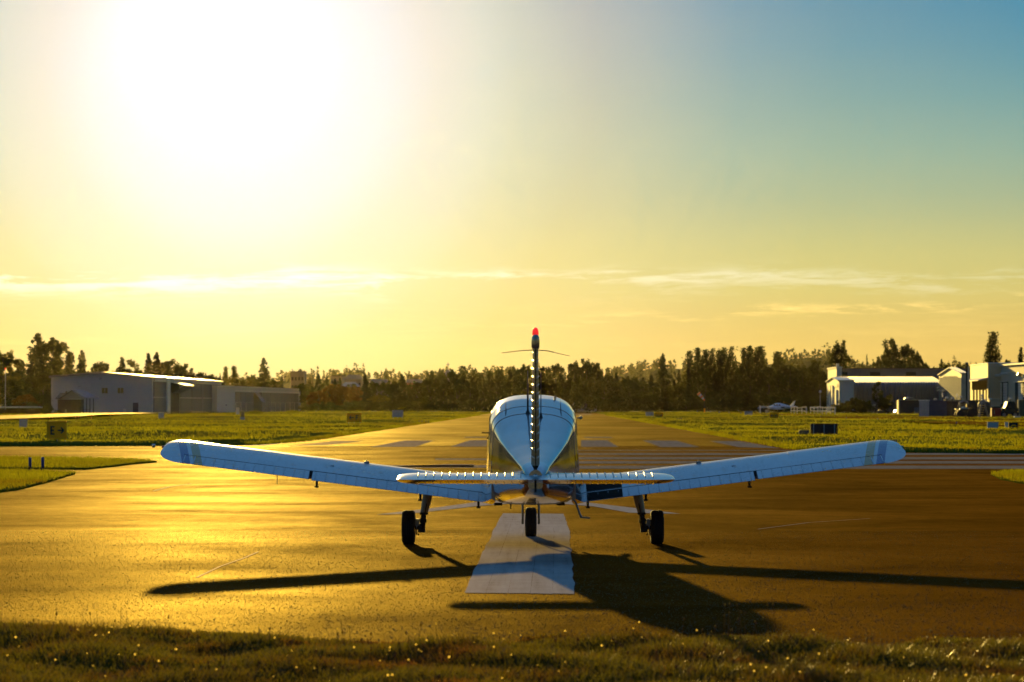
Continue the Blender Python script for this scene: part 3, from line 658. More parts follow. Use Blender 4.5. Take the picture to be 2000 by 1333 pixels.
# propeller and spinner at rest
mb = MB(); mb.lathe([(0.001, 3.0), (0.06, 2.95), (0.12, 2.84), (0.16, 2.68), (0.16, 2.62)], 'Y', (0, 0, 0.96), 20); sp = mb.build('spinner', M_TAILP, plane, True, 50)
for s in (0, math.pi):
    secs = []
    for f in np.linspace(0.12, 0.66, 9):
        tw = R(55 - 48 * f); c = 0.11 * (1 - 0.5 * max(0, f - 0.3)) * (0.35 if f > 0.65 else 1); t = 0.018 * (1.1 - f)
        a = R(151) + s; rx, rz = math.cos(a), math.sin(a); q = []
        for u, w in ((-0.5, 0), (0, 0.5), (0.5, 0), (0, -0.5)):
            uu, ww = u * c, w * t; along = uu * math.cos(tw) - ww * math.sin(tw); yy = uu * math.sin(tw) + ww * math.cos(tw)
            q.append((rx * f - rz * along, 2.75 + yy, 0.96 + rz * f + rx * along))
        secs.append(q)
    mb = MB(); mb.loft(secs); mb.build('propeller_blade', M_DARK, plane, True, 40)

# ---- wings
def afoil(xc, up, t=0.15, camb=0.022):
    yt = 5 * t * (0.2969 * math.sqrt(xc) - 0.126 * xc - 0.3516 * xc ** 2 + 0.2843 * xc ** 3 - 0.1036 * xc ** 4)
    p = 0.4; yc = camb / p ** 2 * (2 * p * xc - xc * xc) if xc < p else camb / (1 - p) ** 2 * (1 - 2 * p + 2 * p * xc - xc * xc)
    return yc + yt if up else yc - yt
ALPHA = R(5.0); TD = math.tan(R(7.2)); CH = 1.60
def wpt(s, xc, h, sx, tcs=1.0):
    """point on the wing: span s, chord fraction xc, height h (chord fractions)"""
    ch = CH + max(0.0, 1.35 - s) * 0.55 if xc < 0.25 else CH
    zq = 0.547 + 0.105 + (s - 0.56) * TD
    dxc = (0.25 - xc) * (ch if xc < 0.25 else CH); dzc = h * CH
    yq = 0.30
    return (sx * s, yq + dxc * math.cos(ALPHA) - dzc * math.sin(ALPHA) * 0, zq + dxc * math.sin(ALPHA) + dzc * math.cos(ALPHA))
XU = [0.80, 0.7, 0.6, 0.5, 0.4, 0.3, 0.22, 0.15, 0.09, 0.05, 0.02, 0.006, 0.0]
def wsec(s, sx, off=0.0, rear=0.80):
    xs = [rear] + [x for x in XU[1:]]
    up = [wpt(s, x, afoil(x, True) + off, sx) for x in xs]
    lo = [wpt(s, x, afoil(x, False) - off, sx) for x in xs[-2::-1]]
    return up + lo
for sx in (-1, 1):
    def wpan(name, s0, s1, off):
        mb = MB(); mb.loft([wsec(s, sx, off) for s in np.linspace(s0, s1, max(2, int((s1 - s0) / 0.25) + 1))])
        return mb.build(name, M_WING, plane, True, 40)
    wpan('wing_panel', 0.50, 1.36, 0.0); wpan('wing_panel', 1.355, 2.68, 0.0012); wpan('wing_panel', 2.675, 3.15, 0.0); wpan('wing_panel', 3.145, 4.22, 0.0012)
    # rounded tip
    mb = MB(); secs = []
    for f in np.linspace(0, 1, 12):
        a = f * math.pi / 2 * 0.985; k = math.cos(a) ** 0.75; s = 4.215 + 0.305 * math.sin(a); q = []
        xs = [1.0, 0.9, 0.8, 0.65, 0.5, 0.35, 0.22, 0.12, 0.05, 0.012, 0.0]
        for up, seq in ((True, xs), (False, xs[-2:0:-1])):
            for x in seq:
                xx = 0.42 + (x - 0.42) * (0.45 + 0.55 * math.cos(a) ** 0.8); h = afoil(x, up) * 1.02; hm = 0.030 + f * 0.012
                q.append(wpt(s, min(max(xx, 0.0), 1.0), hm + (h - hm) * k * (1 if up else 1.0), sx))
        secs.append(q)
    mb.loft(secs); mb.build('wing_tip', M_WING, plane, True, 60)
    # control surfaces with pressed ribs
    def csurf(name, s0, s1, defl, gap):
        mb = MB(); secs = []
        x0 = 0.805 + gap
        for s in np.linspace(s0, s1, 8):
            q = []
            for x, up in [(1.0, True), (0.94, True), (0.88, True), (x0 + 0.015, True), (x0, True), (x0, False), (x0 + 0.02, False), (0.9, False), (1.0, False)]:
                h = afoil(x, up) * 0.95 + (0.0015 if up else -0.0015); h -= (x - x0) * math.tan(defl); q.append(wpt(s, x, h, sx))
            secs.append(q)
        mb.loft(secs); o = mb.build(name, M_WING, plane, True, 35)
        # one pressed bead, repeated along the span
        sm = s0; pts = []
        for x in (x0 + 0.012, x0 + 0.06, 0.94, 0.995):
            h = afoil(x, True) * 0.95 + 0.0015 - (x - x0) * math.tan(defl); pts.append(Vector(wpt(0.0 if False else sm, x, h, 1)))
        rb = MB(); base = Vector((sm, 0, 0.547 + 0.105 + (sm - 0.56) * TD))
        rb.tube([p - base for p in pts], [0.007, 0.0085, 0.0075, 0.004], 6)
        first = None; n = int((s1 - s0) / 0.115)
        for i in range(n):
            s = s0 + 0.06 + i * (s1 - s0 - 0.1) / max(n - 1, 1)
            if first is None: r = rb.build('pressed_rib', M_WING, o, True); first = r
            else: r = first.copy(); COL.objects.link(r); r.parent = o
            r.location = (sx * s, 0, 0.547 + 0.105 + (s - 0.56) * TD)
        return o
    csurf('flap', 0.60, 2.66, R(1.5), 0.006)
    csurf('aileron', 2.70, 4.24, R(-0.5), 0.0)
    gp = MB(); gp.loft([[wpt(s, 0.802, afoil(0.80, True) + 0.0005, sx), wpt(s, 0.812, afoil(0.81, True) - 0.003, sx), wpt(s, 0.812, 0.0, sx), wpt(s, 0.802, 0.0, sx)] for s in np.linspace(0.6, 4.2, 8)]); gp.build('hinge_gap', M_GAP, plane)
    # hinge brackets below the trailing edge
    for s in (0.66, 1.36, 2.61):
        p = Vector(wpt(s, 0.90, afoil(0.90, False), sx)); mb = MB()
        mb.tube([p + Vector((0, 0.1, -0.004)), p + Vector((0, 0.08, -0.05)), p + Vector((0, 0.05, -0.085))], [0.016, 0.015, 0.012], 6); mb.box(tuple(p + Vector((0, 0.05, -0.085))), (0.05, 0.05, 0.02)); mb.build('hinge_bracket', M_DARK, plane)
    mb = MB(); p = Vector(wpt(2.05, 0.3, afoil(0.3, True), sx)); mb.lathe([(0.001, 0.03), (0.03, 0.026), (0.034, 0.0), (0.034, -0.02)], 'Z', tuple(p), 12); mb.box(tuple(p + Vector((0.0, 0, 0.03))), (0.012, 0.05, 0.025)); mb.build('fuel_cap', M_STEEL, plane, True, 40)
    mb = MB(); p = Vector(wpt(4.51, 0.42, 0.04, sx)); mb.lathe([(0.012, 0), (0.02, 0.02 * sx), (0.016, 0.04 * sx), (0.001, 0.055 * sx)], 'X', tuple(p), 10); mb.build('navigation_light', pbr('nav_lens_' + ('a' if sx < 0 else 'b'), (0.4, 0.01, 0.01) if sx < 0 else (0.01, 0.25, 0.06), 0.1, coat=1.0), plane, True)
    mb = MB(); p = Vector(wpt(2.45, 0.6, afoil(0.6, True), sx)); mb.box(tuple(p), (0.05, 0.03, 0.008)); mb.build('inspection_plate', M_GAP, plane)
# pitot mast below the left wing, wire under the right
mb = MB(); p = Vector(wpt(3.08, 0.92, afoil(0.92, False), -1)); mb.tube([p, p + Vector((0, -0.02, -0.10)), p + Vector((0, 0.01, -0.105))], 0.005, 6); mb.build('static_wick', M_STEEL, plane)
# black non-slip walkway on the right wing root: one sheet on the wing, one on the flap
mb = MB(); rows = []
for s in (0.645, 0.75, 0.85, 0.95, 1.075): rows.append([wpt(s, x, afoil(x, True) + 0.0025, 1) for x in (0.795, 0.7, 0.6, 0.5, 0.4, 0.34)])
mb.loft(rows, closed=False, cap0=False, cap1=False); o = mb.build('walkway_mat', M_WALK, plane); md = o.modifiers.new('thickness', 'SOLIDIFY'); md.thickness = 0.003
mb = MB(); rows = []
for s in (0.645, 0.75, 0.85, 0.95, 1.075): rows.append([wpt(s, x, afoil(x, True) * 0.95 + 0.0065 - (x - 0.811) * math.tan(R(1.5)), 1) for x in (0.835, 0.9, 0.95, 0.998)])
mb.loft(rows, closed=False, cap0=False, cap1=False); o = mb.build('walkway_mat', M_WALK, plane); md = o.modifiers.new('thickness', 'SOLIDIFY'); md.thickness = 0.003

# ---- stabilator
SZ, SY, SC, ST = 0.905, -4.10, 0.80, 0.118       # mid height, quarter-chord, chord, thickness
def sym(xc, t): return 5 * t * (0.2969 * math.sqrt(xc) - 0.126 * xc - 0.3516 * xc ** 2 + 0.2843 * xc ** 3 - 0.1015 * xc ** 4)
XS = [1.0, 0.85, 0.7, 0.55, 0.42, 0.3, 0.2, 0.12, 0.06, 0.02, 0.0]
TILT = R(0.2)
def ssec(s, sx, k=1.0, kc=1.0):
    q = []
    for up, seq in ((1, XS), (-1, XS[-2:0:-1])):
        for x in seq:
            xx = 0.45 + (x - 0.45) * kc
            q.append((sx * s, SY + (0.25 - xx) * SC, SZ + up * sym(x, ST / SC) * SC * k + (0.25 - xx) * SC * math.sin(TILT)))
    return q
for sx in (-1, 1):
    mb = MB(); mb.loft([ssec(s, sx) for s in np.linspace(0.0 if sx > 0 else 0.001, 1.30, 7)]); st = mb.build('stabilator', M_TAILP, plane, True, 45)
    mb = MB(); mb.loft([ssec(1.297 + 0.215 * math.sin(a), sx, math.cos(a) ** 0.7, 0.3 + 0.7 * math.cos(a) ** 0.8) for a in np.linspace(0, math.pi / 2 * 0.98, 9)]); mb.build('stabilator_tip', M_TAILP, st, True, 60)
    first = None
    for i in range(14):
        s = 0.16 + i * 0.0855
        if first is None:
            rb = MB(); pts = [(0, SY + (0.25 - x) * SC, SZ + sym(x, ST / SC) * SC + 0.001 + (0.25 - x) * SC * math.sin(TILT)) for x in (0.86, 0.75, 0.6, 0.45, 0.33, 0.2, 0.1)]
            rb.tube(pts, [0.003, 0.007, 0.008, 0.0085, 0.008, 0.007, 0.003], 8); r = first = rb.build('pressed_rib', M_RIB, st, True)
            rl = MB(); pts = [(p[0], p[1], 2 * SZ - p[2]) for p in pts]; rl.tube(pts, [0.003, 0.007, 0.008, 0.008, 0.008, 0.007, 0.003], 6); r2 = first2 = rl.build('pressed_rib', M_TAILP, st, True)
        else:
            r = first.copy(); COL.objects.link(r); r.parent = st; r2 = first2.copy(); COL.objects.link(r2); r2.parent = st
        r.location = (sx * s, 0, 0); r2.location = (sx * (s + 0.012), 0, 0)
mb = MB(); mb.box((0, -4.36, 0.86), (0.022, 0.2, 0.20)); mb.build('trim_link', M_DARK, plane)

# ---- fin and rudder
FZ0, FZ1 = 1.02, 2.34
def fin_c(z):
    f = (z - FZ0) / (FZ1 - FZ0); le = -3.05 - 0.86 * f; hinge = -4.28 - 0.12 * f; te = -4.55 - 0.12 * f; th = 0.047 - 0.018 * f
    return le, hinge, te, th
def finsec(z):
    le, hg, te, th = fin_c(z); c = hg - le
    P = [(th, hg), (th * 1.02, hg - c * 0.3 * 1), (th * 0.95, hg - c * 0.5), (th * 0.7, hg - c * 0.75), (th * 0.35, hg - c * 0.93), (0, le)]
    return [(x, y, z) for x, y in P] + [(-x, y, z) for x, y in P[-2::-1]]
mb = MB(); mb.loft([finsec(z) for z in np.linspace(FZ0, FZ1, 9)]); mb.build('fin', M_TAILP, plane, True, 45)
mb = MB()
mb.loft([[(th, hg - 0.008, z), (0.006, te, z), (-0.006, te, z), (-th, hg - 0.008, z)] for z, (le, hg, te, th) in [(z, fin_c(z)) for z in np.linspace(FZ0 + 0.03, FZ1 - 0.01, 9)]])
M_RUD = pbr('dark_bronze_rudder', (0.085, 0.055, 0.012), 0.35, var=0.1, spec=0.25)  # one even dark bronze tone over the whole rudder
rd = mb.build('rudder', M_RUD, plane, True, 30)
z = 1.13
while z < FZ1 - 0.08:
    le, hg, te, th = fin_c(z); mb = MB()
    for sx in (-1, 1):
        mb.tube([(sx * (th + 0.001), hg - 0.02, z + 0.026), (sx * (th * 0.55 + 0.004), (hg + te) / 2, z + 0.012), (sx * 0.007, te + 0.02, z)], [0.006, 0.0065, 0.004], 6)
    mb.build('pressed_rib', M_RIB, rd, True); z += 0.0865
mb = MB(); mb.loft([[(x * k, y, zz) for x, y in ((0.042, -4.1), (0.047, -4.35), (0.036, -4.66), (0, -4.72), (-0.036, -4.66), (-0.047, -4.35), (-0.042, -4.1), (0, -3.9))] for zz, k in ((2.315, 0.78), (2.34, 0.95), (2.40, 1.0), (2.445, 0.9), (2.465, 0.55))])
mb.build('fin_cap', M_CAP, plane, True, 50)
mb = MB(); mb.lathe([(0.02, -0.01), (0.034, 0.0), (0.036, 0.025), (0.03, 0.06), (0.018, 0.08), (0.001, 0.087)], 'Z', (0, -4.35, 2.465), 16); mb.build('beacon_light', M_RED, plane, True, 50)
M_WHIP = pbr('whip_antenna', (0.55, 0.36, 0.14), 0.3, 0.6)  # the rods' orange sunlight is put into their base colour
for sx in (-1, 1):
    mb = MB(); mb.tube([(0.03 * sx, -4.30, 2.305), (0.14 * sx, -4.33, 2.30 if sx < 0 else 2.295), (0.37 * sx, -4.42, 2.272 if sx < 0 else 2.238)], [0.0055, 0.005, 0.0035], 6); mb.build('whip_antenna', M_WHIP, plane)
mb = MB(); mb.lathe([(0.01, 0), (0.026, 0.0), (0.03, -0.02), (0.02, -0.05), (0.001, -0.06)], 'Y', (0, -4.42, 0.93), 12); mb.build('tail_light', M_LAMP, plane, True)

# ---- landing gear
def wheel(x, y, rad, wid, name='wheel'):
    mb = MB(); h = wid / 2
    mb.lathe([(rad * 0.52, -h * 0.82), (rad * 0.72, -h * 0.98), (rad * 0.88, -h * 0.92), (rad * 0.965, -h * 0.72), (rad, -h * 0.42), (rad, -h * 0.2), (rad * 0.985, -h * 0.16), (rad * 0.985, -h * 0.06), (rad, -h * 0.03), (rad, h * 0.03), (rad * 0.985, h * 0.06), (rad * 0.985, h * 0.16), (rad, h * 0.2), (rad, h * 0.42), (rad * 0.965, h * 0.72), (rad * 0.88, h * 0.92), (rad * 0.72, h * 0.98), (rad * 0.52, h * 0.82)], 'X', (x, y, rad - 0.006), 36)
    w = mb.build(name, M_RUB, plane, True, 30)
    mb = MB(); mb.lathe([(0.001, -h * 0.6), (rad * 0.2, -h * 0.6), (rad * 0.3, -h * 0.45), (rad * 0.5, -h * 0.75), (rad * 0.55, -h * 0.8), (rad * 0.55, h * 0.8), (rad * 0.5, h * 0.75), (rad * 0.3, h * 0.45), (rad * 0.2, h * 0.6), (0.001, h * 0.6)], 'X', (x, y, rad - 0.006), 20)
    mb.build('rim', M_STEEL, w, True, 30); return w
for sx in (-1, 1):
    wheel(sx * 1.525, 0.0, 0.212, 0.168)
    zt = wpt(1.29, 0.5, afoil(0.5, False), 1)[2]
    mb = MB(); mb.tube([(sx * 1.275, 0.02, zt + 0.04), (sx * 1.31, 0.0, 0.50), (sx * 1.338, 0.0, 0.375)], [0.062, 0.056, 0.045], 14); leg = mb.build('gear_leg', M_STEEL, plane, True, 40)
    mb = MB(); mb.lathe([(0.05, 0.0), (0.053, 0.012), (0.05, 0.028)], 'Z', (sx * 1.337, 0, 0.36), 14); mb.build('seal_ring', M_DARK, leg)
    mb = MB(); mb.tube([(sx * 1.336, 0.0, 0.40), (sx * 1.36, 0.0, 0.16)], [0.034, 0.036], 12); mb.box((sx * 1.365, 0.0, 0.20), (0.085, 0.10, 0.11)); mb.tube([(sx * 1.36, 0, 0.206), (sx * 1.50, 0, 0.206)], 0.03, 10)
    mb.box((sx * 1.345, -0.05, 0.285), (0.085, 0.04, 0.045)); mb.tube([(sx * 1.33, -0.06, 0.34), (sx * 1.335, -0.12, 0.27), (sx * 1.355, -0.05, 0.19)], 0.014, 6)
    mb.build('oleo_strut', M_DARK, plane, True, 40)
    mb = MB(); mb.lathe([(0.03, -0.006), (0.095, -0.006), (0.095, 0.006), (0.03, 0.006)], 'X', (sx * 1.425, 0, 0.206), 20); mb.box((sx * 1.415, -0.06, 0.27), (0.05, 0.06, 0.08)); mb.build('brake_disc', M_STEEL, plane, True, 30)
    mb = MB(); mb.tube([(sx * 1.405, -0.05, 0.13), (sx * 1.40, -0.03, 0.05 + 0.06)], 0.008, 5); mb.tube([(sx * 1.30, -0.05, 0.5), (sx * 1.325, -0.08, 0.36), (sx * 1.40, -0.08, 0.29)], 0.006, 5); mb.build('brake_line', M_DARK, plane)
wheel(-0.012, 2.05, 0.195, 0.155, 'nose_wheel')
for sx in (-1, 1):
    mb = MB(); mb.tube([(sx * 0.055 - 0.012, 2.12, 0.56), (sx * 0.105 - 0.012, 2.06, 0.42), (sx * 0.105 - 0.012, 2.05, 0.18)], [0.018, 0.016, 0.014], 8); mb.box((sx * 0.105 - 0.012, 2.05, 0.20), (0.03, 0.05, 0.07)); mb.build('nose_fork', M_STEEL, plane, True, 40)
mb = MB(); mb.tube([(-0.012, 2.14, 0.70), (-0.012, 2.10, 0.50)], 0.035, 10); mb.build('nose_strut', M_STEEL, plane, True, 40)
# boarding step hanging from the right of the belly
mb = MB(); mb.tube([(0.50, -1.0, 0.56), (0.555, -1.02, 0.40), (0.575, -1.03, 0.372)], 0.013, 6); mb.box((0.615, -1.03, 0.362), (0.12, 0.09, 0.018), 0, 0, R(4)); mb.build('boarding_step', M_STEEL, plane)
# belly bits: drain mast and exhaust
mb = MB(); mb.tube([(-0.27, -0.9, 0.53), (-0.27, -0.93, 0.465)], 0.008, 6); mb.build('drain_mast', M_DARK, plane)
mb = MB(); mb.tube([(0.2, 1.9, 0.60), (0.2, 1.75, 0.5), (0.2, 1.60, 0.47)], 0.03, 10); mb.build('exhaust_pipe', M_DARK, plane, True)
for x in (-0.42, 0.33):
    mb = MB(); mb.box((x, -0.75, 0.515), (0.10, 0.12, 0.03)); mb.build('belly_vent', M_DARK, plane)
# ================================================================== buildings
M_WALLG = pbr('grey_cladding', (0.42, 0.42, 0.40), 0.6, var=0.06)
M_WALLT = pbr('tan_cladding', (0.42, 0.36, 0.25), 0.6, var=0.06)
M_DOORM = pbr('mauve_door', (0.075, 0.058, 0.062), 0.6, var=0.1)
M_TRIM = pbr('pale_trim', (0.62, 0.58, 0.50), 0.5)
M_FASC = pbr('dark_fascia', (0.14, 0.12, 0.14), 0.5)
M_ROOFM = pbr('metal_roof', (0.48, 0.48, 0.48), 0.40, 0.7, var=0.1)
M_INT = pbr('dark_interior', (0.03, 0.026, 0.015), 0.9)
M_WIN = pbr('window_glass', (0.20, 0.15, 0.04), 0.12, coat=0.8)
M_WOODD = pbr('dark_timber', (0.055, 0.042, 0.024), 0.85, var=0.3)
M_GABLE = pbr('gable_panel', (0.26, 0.24, 0.17), 0.7)
M_WHITE = pbr('white_painted', (0.72, 0.70, 0.64), 0.5)
M_POSTG = pbr('galvanised_post', (0.32, 0.34, 0.36), 0.4, 0.6)
M_BROOF = pbr('brown_roof', (0.12, 0.085, 0.05), 0.85)
M_TOWN = pbr('town_wall', (0.17, 0.13, 0.08), 0.85)
def at(px, Y): return (X_at(px, Y), Y)
def rel(b, *ps): return [(p[0] - b[0], p[1] - b[1]) for p in ps]
def slab_roof(mb, quad, zs, th=0.18):
    """a roof plane given by four ground points and their heights, th thick"""
    vs = [(q[0], q[1], z) for q, z in zip(quad, zs)] + [(q[0], q[1], z - th) for q, z in zip(quad, zs)]
    mb.add(vs, [(0, 1, 2, 3), (7, 6, 5, 4)] + [(i, 4 + i, 4 + (i + 1) % 4, (i + 1) % 4) for i in range(4)])
def lettering(txt, size, mat, parent, loc, rot=(math.pi / 2, 0, 0), ext=0.004, off=0.0):
    cu = bpy.data.curves.new('lettering', 'FONT'); cu.body = txt; cu.size = size; cu.align_x = 'CENTER'; cu.align_y = 'CENTER'; cu.extrude = ext; cu.offset = off
    t = bpy.data.objects.new('tmp', cu); COL.objects.link(t); dg = bpy.context.evaluated_depsgraph_get()
    me = bpy.data.meshes.new_from_object(t.evaluated_get(dg)); me.name = 'lettering'; bpy.data.objects.remove(t)
    me.materials.clear(); me.materials.append(mat); o = link_mesh('lettering', me, parent, loc); o.rotation_euler = rot; return o

# ---- the big grey hangar on the left
bA, bB, bC = at(100, 497), at(297, 500), at(432, 590); bD = (bA[0] + bC[0] - bB[0], bA[1] + bC[1] - bB[1])
hg = empty('hangar', (*bA, 0.2), 0, 'large grey hangar with a low gable end, mauve doors and one door tilted open', 'hangar')
A, B, C_, D = rel(bA, bA, bB, bC, bD); mid = ((A[0] + B[0]) / 2, (A[1] + B[1]) / 2); mid2 = (mid[0] + C_[0] - B[0], mid[1] + C_[1] - B[1])
he, hp = 6.05, 6.75
mb = MB(); mb.prism([A, mid, B, C_, mid2, D], -0.4, [he, hp, he - 0.1, he - 0.14, hp - .4, he - .4]); mb.build('wall', M_WALLG, hg)
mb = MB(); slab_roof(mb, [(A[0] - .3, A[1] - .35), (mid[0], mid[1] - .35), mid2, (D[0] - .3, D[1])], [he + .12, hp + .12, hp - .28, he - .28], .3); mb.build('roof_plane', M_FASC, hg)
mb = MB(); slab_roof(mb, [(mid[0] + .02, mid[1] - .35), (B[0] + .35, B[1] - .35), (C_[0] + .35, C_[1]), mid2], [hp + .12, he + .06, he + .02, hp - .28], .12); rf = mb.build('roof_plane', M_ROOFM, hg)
mb = MB(); d = Vector((C_[0] - B[0], C_[1] - B[1])); mb.wbox(B, C_, 0, d.length, he - 0.28, he - 0.02, 0.3, 0.42); mb.build('gutter', M_TRIM, rf)
mb = MB(); mb.wbox(mid, B, 0.0, 8.3, he + .1 - .35, he + .1 - .08, .2, .3); 
w1 = MB(); w1.wbox(A, B, 8.1, 9.05, 3.35, 4.25, 0.02, 0.07); fr = w1.build('window', M_WIN, hg)
w2 = MB(); w2.wbox(A, B, 10.65, 11.6, 3.35, 4.25, 0.02, 0.07); fr2 = w2.build('window', M_WIN, hg)
for s, par in ((8.1, fr), (10.65, fr2)):
    f = MB()
    for a, b_, z0, z1 in ((s - .08, s + 1.03, 3.27, 3.35), (s - .08, s + 1.03, 4.25, 4.33), (s - .08, s, 3.35, 4.25), (s + .95, s + 1.03, 3.35, 4.25), (s + .45, s + .5, 3.35, 4.25)): f.wbox(A, B, a, b_, z0, z1, 0.02, 0.12)
    f.build('frame', M_WALLG, par)
dr = MB(); dr.wbox(A, B, 13.1, 14.0, -0.2, 1.85, 0.02, 0.08); dr = dr.build('door', M_DOORM, hg)
f = MB(); f.wbox(A, B, 13.8, 13.88, .85, .95, .08, .14); f.build('handle', M_STEEL, dr)
f = MB(); f.wbox(A, B, 11.55, 12.0, 0.25, 0.85, 0.0, 0.25); f.build('meter_box', M_TRIM, hg)
lettering('36', 0.5, M_FASC, hg, (A[0] + 7.95, A[1] - 0.02, 5.75), ext=0.03)
f = MB(); f.wbox(A, B, 4.3, 4.8, 4.45, 4.52, 0, .12); f.build('vent', M_FASC, hg)
L = d.length
# the doors, seen very obliquely: fractions measured along the photograph, converted to metres along the wall
def along(px, p=bB, q=bC):
    """metres from p along p->q at which the wall crosses photo column px"""
    k = (px - CX) / FPX; dx_, dy_ = q[0] - p[0], q[1] - p[1]
    t = (p[0] - k * p[1]) / (k * dy_ - dx_); return t * math.hypot(dx_, dy_)
for i, (a, b_) in enumerate([(299, 323), (351, 373), (374, 393), (395, 413), (415, 430.5)]):
    s0, s1 = along(a), along(b_)
    m1 = MB(); m1.wbox(B, C_, s0, s1, 0.0, 2.68, 0.03, 0.14); dl = m1.build('door_leaf', M_DOORM, hg)
    m1 = MB(); m1.wbox(B, C_, s0, s1, 2.76, 5.3, 0.03, 0.14); m1.build('door_leaf', M_DOORM, hg)
    m1 = MB(); m1.wbox(B, C_, s0, s1, 2.70, 2.74, 0.03, 0.17); m1.build('door_rail', M_TRIM, dl)
m1 = MB(); m1.wbox(B, C_, along(330), along(350), 0.0, 5.3, 0.02, 0.06); m1.build('door_opening', M_INT, hg)  # dark slab on the wall stands in for the shade inside
m1 = MB(); m1.wbox(B, C_, along(323.5), along(329.5), 0.0, 5.75, 0.05, 0.3); m1.build('door_post', M_TRIM, hg)
m1 = MB(); m1.wbox(B, C_, along(394 - .4), along(394 + .6), 0.0, 5.3, 0.03, 0.2); m1.build('door_post', M_FASC, hg)
m1 = MB(); m1.wbox(B, C_, along(299), along(329), 5.38, 5.62, 0.03, 0.35); m1.build('door_track', M_TRIM, hg)
m1 = MB(); m1.wbox(B, C_, along(372), along(430), 5.38, 5.5, 0.03, 0.25); m1.build('door_track', M_TRIM, hg)
# the tilted door: folds out from the lintel
dn = d.normalized(); nn = Vector((dn.y, -dn.x)); s0, s1 = along(332), along(350)
q = [Vector(B) + dn * s0, Vector(B) + dn * s1]; mb = MB()
slab_roof(mb, [tuple(q[0] + nn * .1), tuple(q[1] + nn * .1), tuple(q[1] + nn * 2.6), tuple(q[0] + nn * 2.6)], [5.45, 5.45, 4.85, 4.85], .14); td = mb.build('tilted_door', M_TRIM, hg)
mb = MB(); slab_roof(mb, [tuple(q[0] + nn * .3), tuple(q[1] + nn * .3), tuple(q[1] + nn * 2.6), tuple(q[0] + nn * 2.6)], [3.6, 3.6, 4.7, 4.7], .12); mb.build('lower_leaf', M_DOORM, td)

# ---- the lower hangar row behind it
hA, hB = at(424, 575), at(587, 706); h2 = empty('hangar_row', (*hA, 0.2), 0, 'long low grey hangar row with many mauve doors, right of the big hangar', 'hangar')
a2, b2 = rel(hA, hA, hB); v = Vector((b2[0] - a2[0], b2[1] - a2[1])); n2 = Vector((v.y, -v.x)).normalized(); dpt = -n2 * 13
hw2 = 5.0
mb = MB(); mb.prism([a2, b2, tuple(Vector(b2) + dpt), tuple(Vector(a2) + dpt)], -0.4, hw2); mb.build('wall', M_WALLG, h2)
mb = MB(); slab_roof(mb, [tuple(Vector(a2) + n2 * .35), tuple(Vector(b2) + n2 * .35), tuple(Vector(b2) + dpt), tuple(Vector(a2) + dpt)], [hw2 + .12, hw2 + .12, hw2 + .5, hw2 + .5], .2); mb.build('roof', M_ROOFM, h2)
al2 = lambda px: along(px, hA, hB)
for a, b_ in [(459, 468), (469, 478.5), (479, 494), (513, 519), (519.6, 527), (527.6, 536), (536.6, 545.5), (546, 555), (555.6, 564.5), (565, 573), (573.6, 582)]:
    m1 = MB(); m1.wbox(a2, b2, al2(a), al2(b_), 0.0, 1.95, 0.03, 0.14); dl = m1.build('door_leaf', M_DOORM, h2)
    m1 = MB(); m1.wbox(a2, b2, al2(a), al2(b_), 2.0, 4.05, 0.03, 0.14); m1.build('door_leaf', M_DOORM, h2)
    m1 = MB(); m1.wbox(a2, b2, al2(a) - .05, al2(a) + .12, 0.0, 1.9, 0.14, 0.2); m1.build('door_rail', M_TRIM, dl)
m1 = MB(); m1.wbox(a2, b2, al2(458), al2(583), 4.1, 4.35, 0.03, 0.3); m1.build('door_track', M_TRIM, h2)
m1 = MB(); m1.wbox(a2, b2, al2(495), al2(512), 0.0, 4.05, 0.02, 0.05); m1.build('door_opening', M_INT, h2)  # near-black slab in place of the unlit interior
q = [Vector(a2) + v.normalized() * al2(497), Vector(a2) + v.normalized() * al2(504)]; mb = MB()
slab_roof(mb, [tuple(q[0] + n2 * .1), tuple(q[1] + n2 * .1), tuple(q[1] + n2 * 1.5), tuple(q[0] + n2 * 1.5)], [4.05, 4.05, 2.2, 2.2], .12); mb.build('tilted_door', M_DOORM, h2)
m1 = MB(); m1.wbox(a2, b2, al2(440.5), al2(441.5), 1.3, 1.6, 0, .2); m1.build('wall_lamp', M_FASC, h2)

# ---- small timber pavilion with a porch
cY = 478; cb = at(148, cY); cab = empty('pavilion', (*cb, 0.2), 0, 'small dark timber pavilion with gabled roof and porch posts before the big hangar', 'pavilion')
s = cY / FPX
def cx(px): return (px - 148) * s
mb = MB(); mb.prism([(cx(113), -.2), (cx(158), -.2), (cx(158), 3.4), (cx(113), 3.4)], -0.3, 2.35); mb.build('wall', M_WOODD, cab)
mb = MB(); mb.prism([(cx(121), -.75), (cx(142), -.75), (cx(164), -.75)][:3] + [(cx(164), -.55), (cx(142), -.55), (cx(121), -.55)], [2.45] * 6, [2.5, 3.62, 2.5, 2.5, 3.62, 2.5]); mb.build('gable', M_GABLE, cab)
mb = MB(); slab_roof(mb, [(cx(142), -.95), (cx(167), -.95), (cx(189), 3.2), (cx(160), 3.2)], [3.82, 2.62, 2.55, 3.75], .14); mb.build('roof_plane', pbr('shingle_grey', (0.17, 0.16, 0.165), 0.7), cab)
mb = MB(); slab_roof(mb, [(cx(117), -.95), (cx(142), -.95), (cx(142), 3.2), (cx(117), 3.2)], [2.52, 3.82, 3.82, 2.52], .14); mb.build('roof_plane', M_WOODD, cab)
mb = MB(); slab_roof(mb, [(cx(108), .2), (cx(134), .2), (cx(130), 3.0), (cx(112), 3.0)], [2.55, 2.55, 3.4, 3.4], .14); ch = mb.build('roof_plane', M_WOODD, cab)
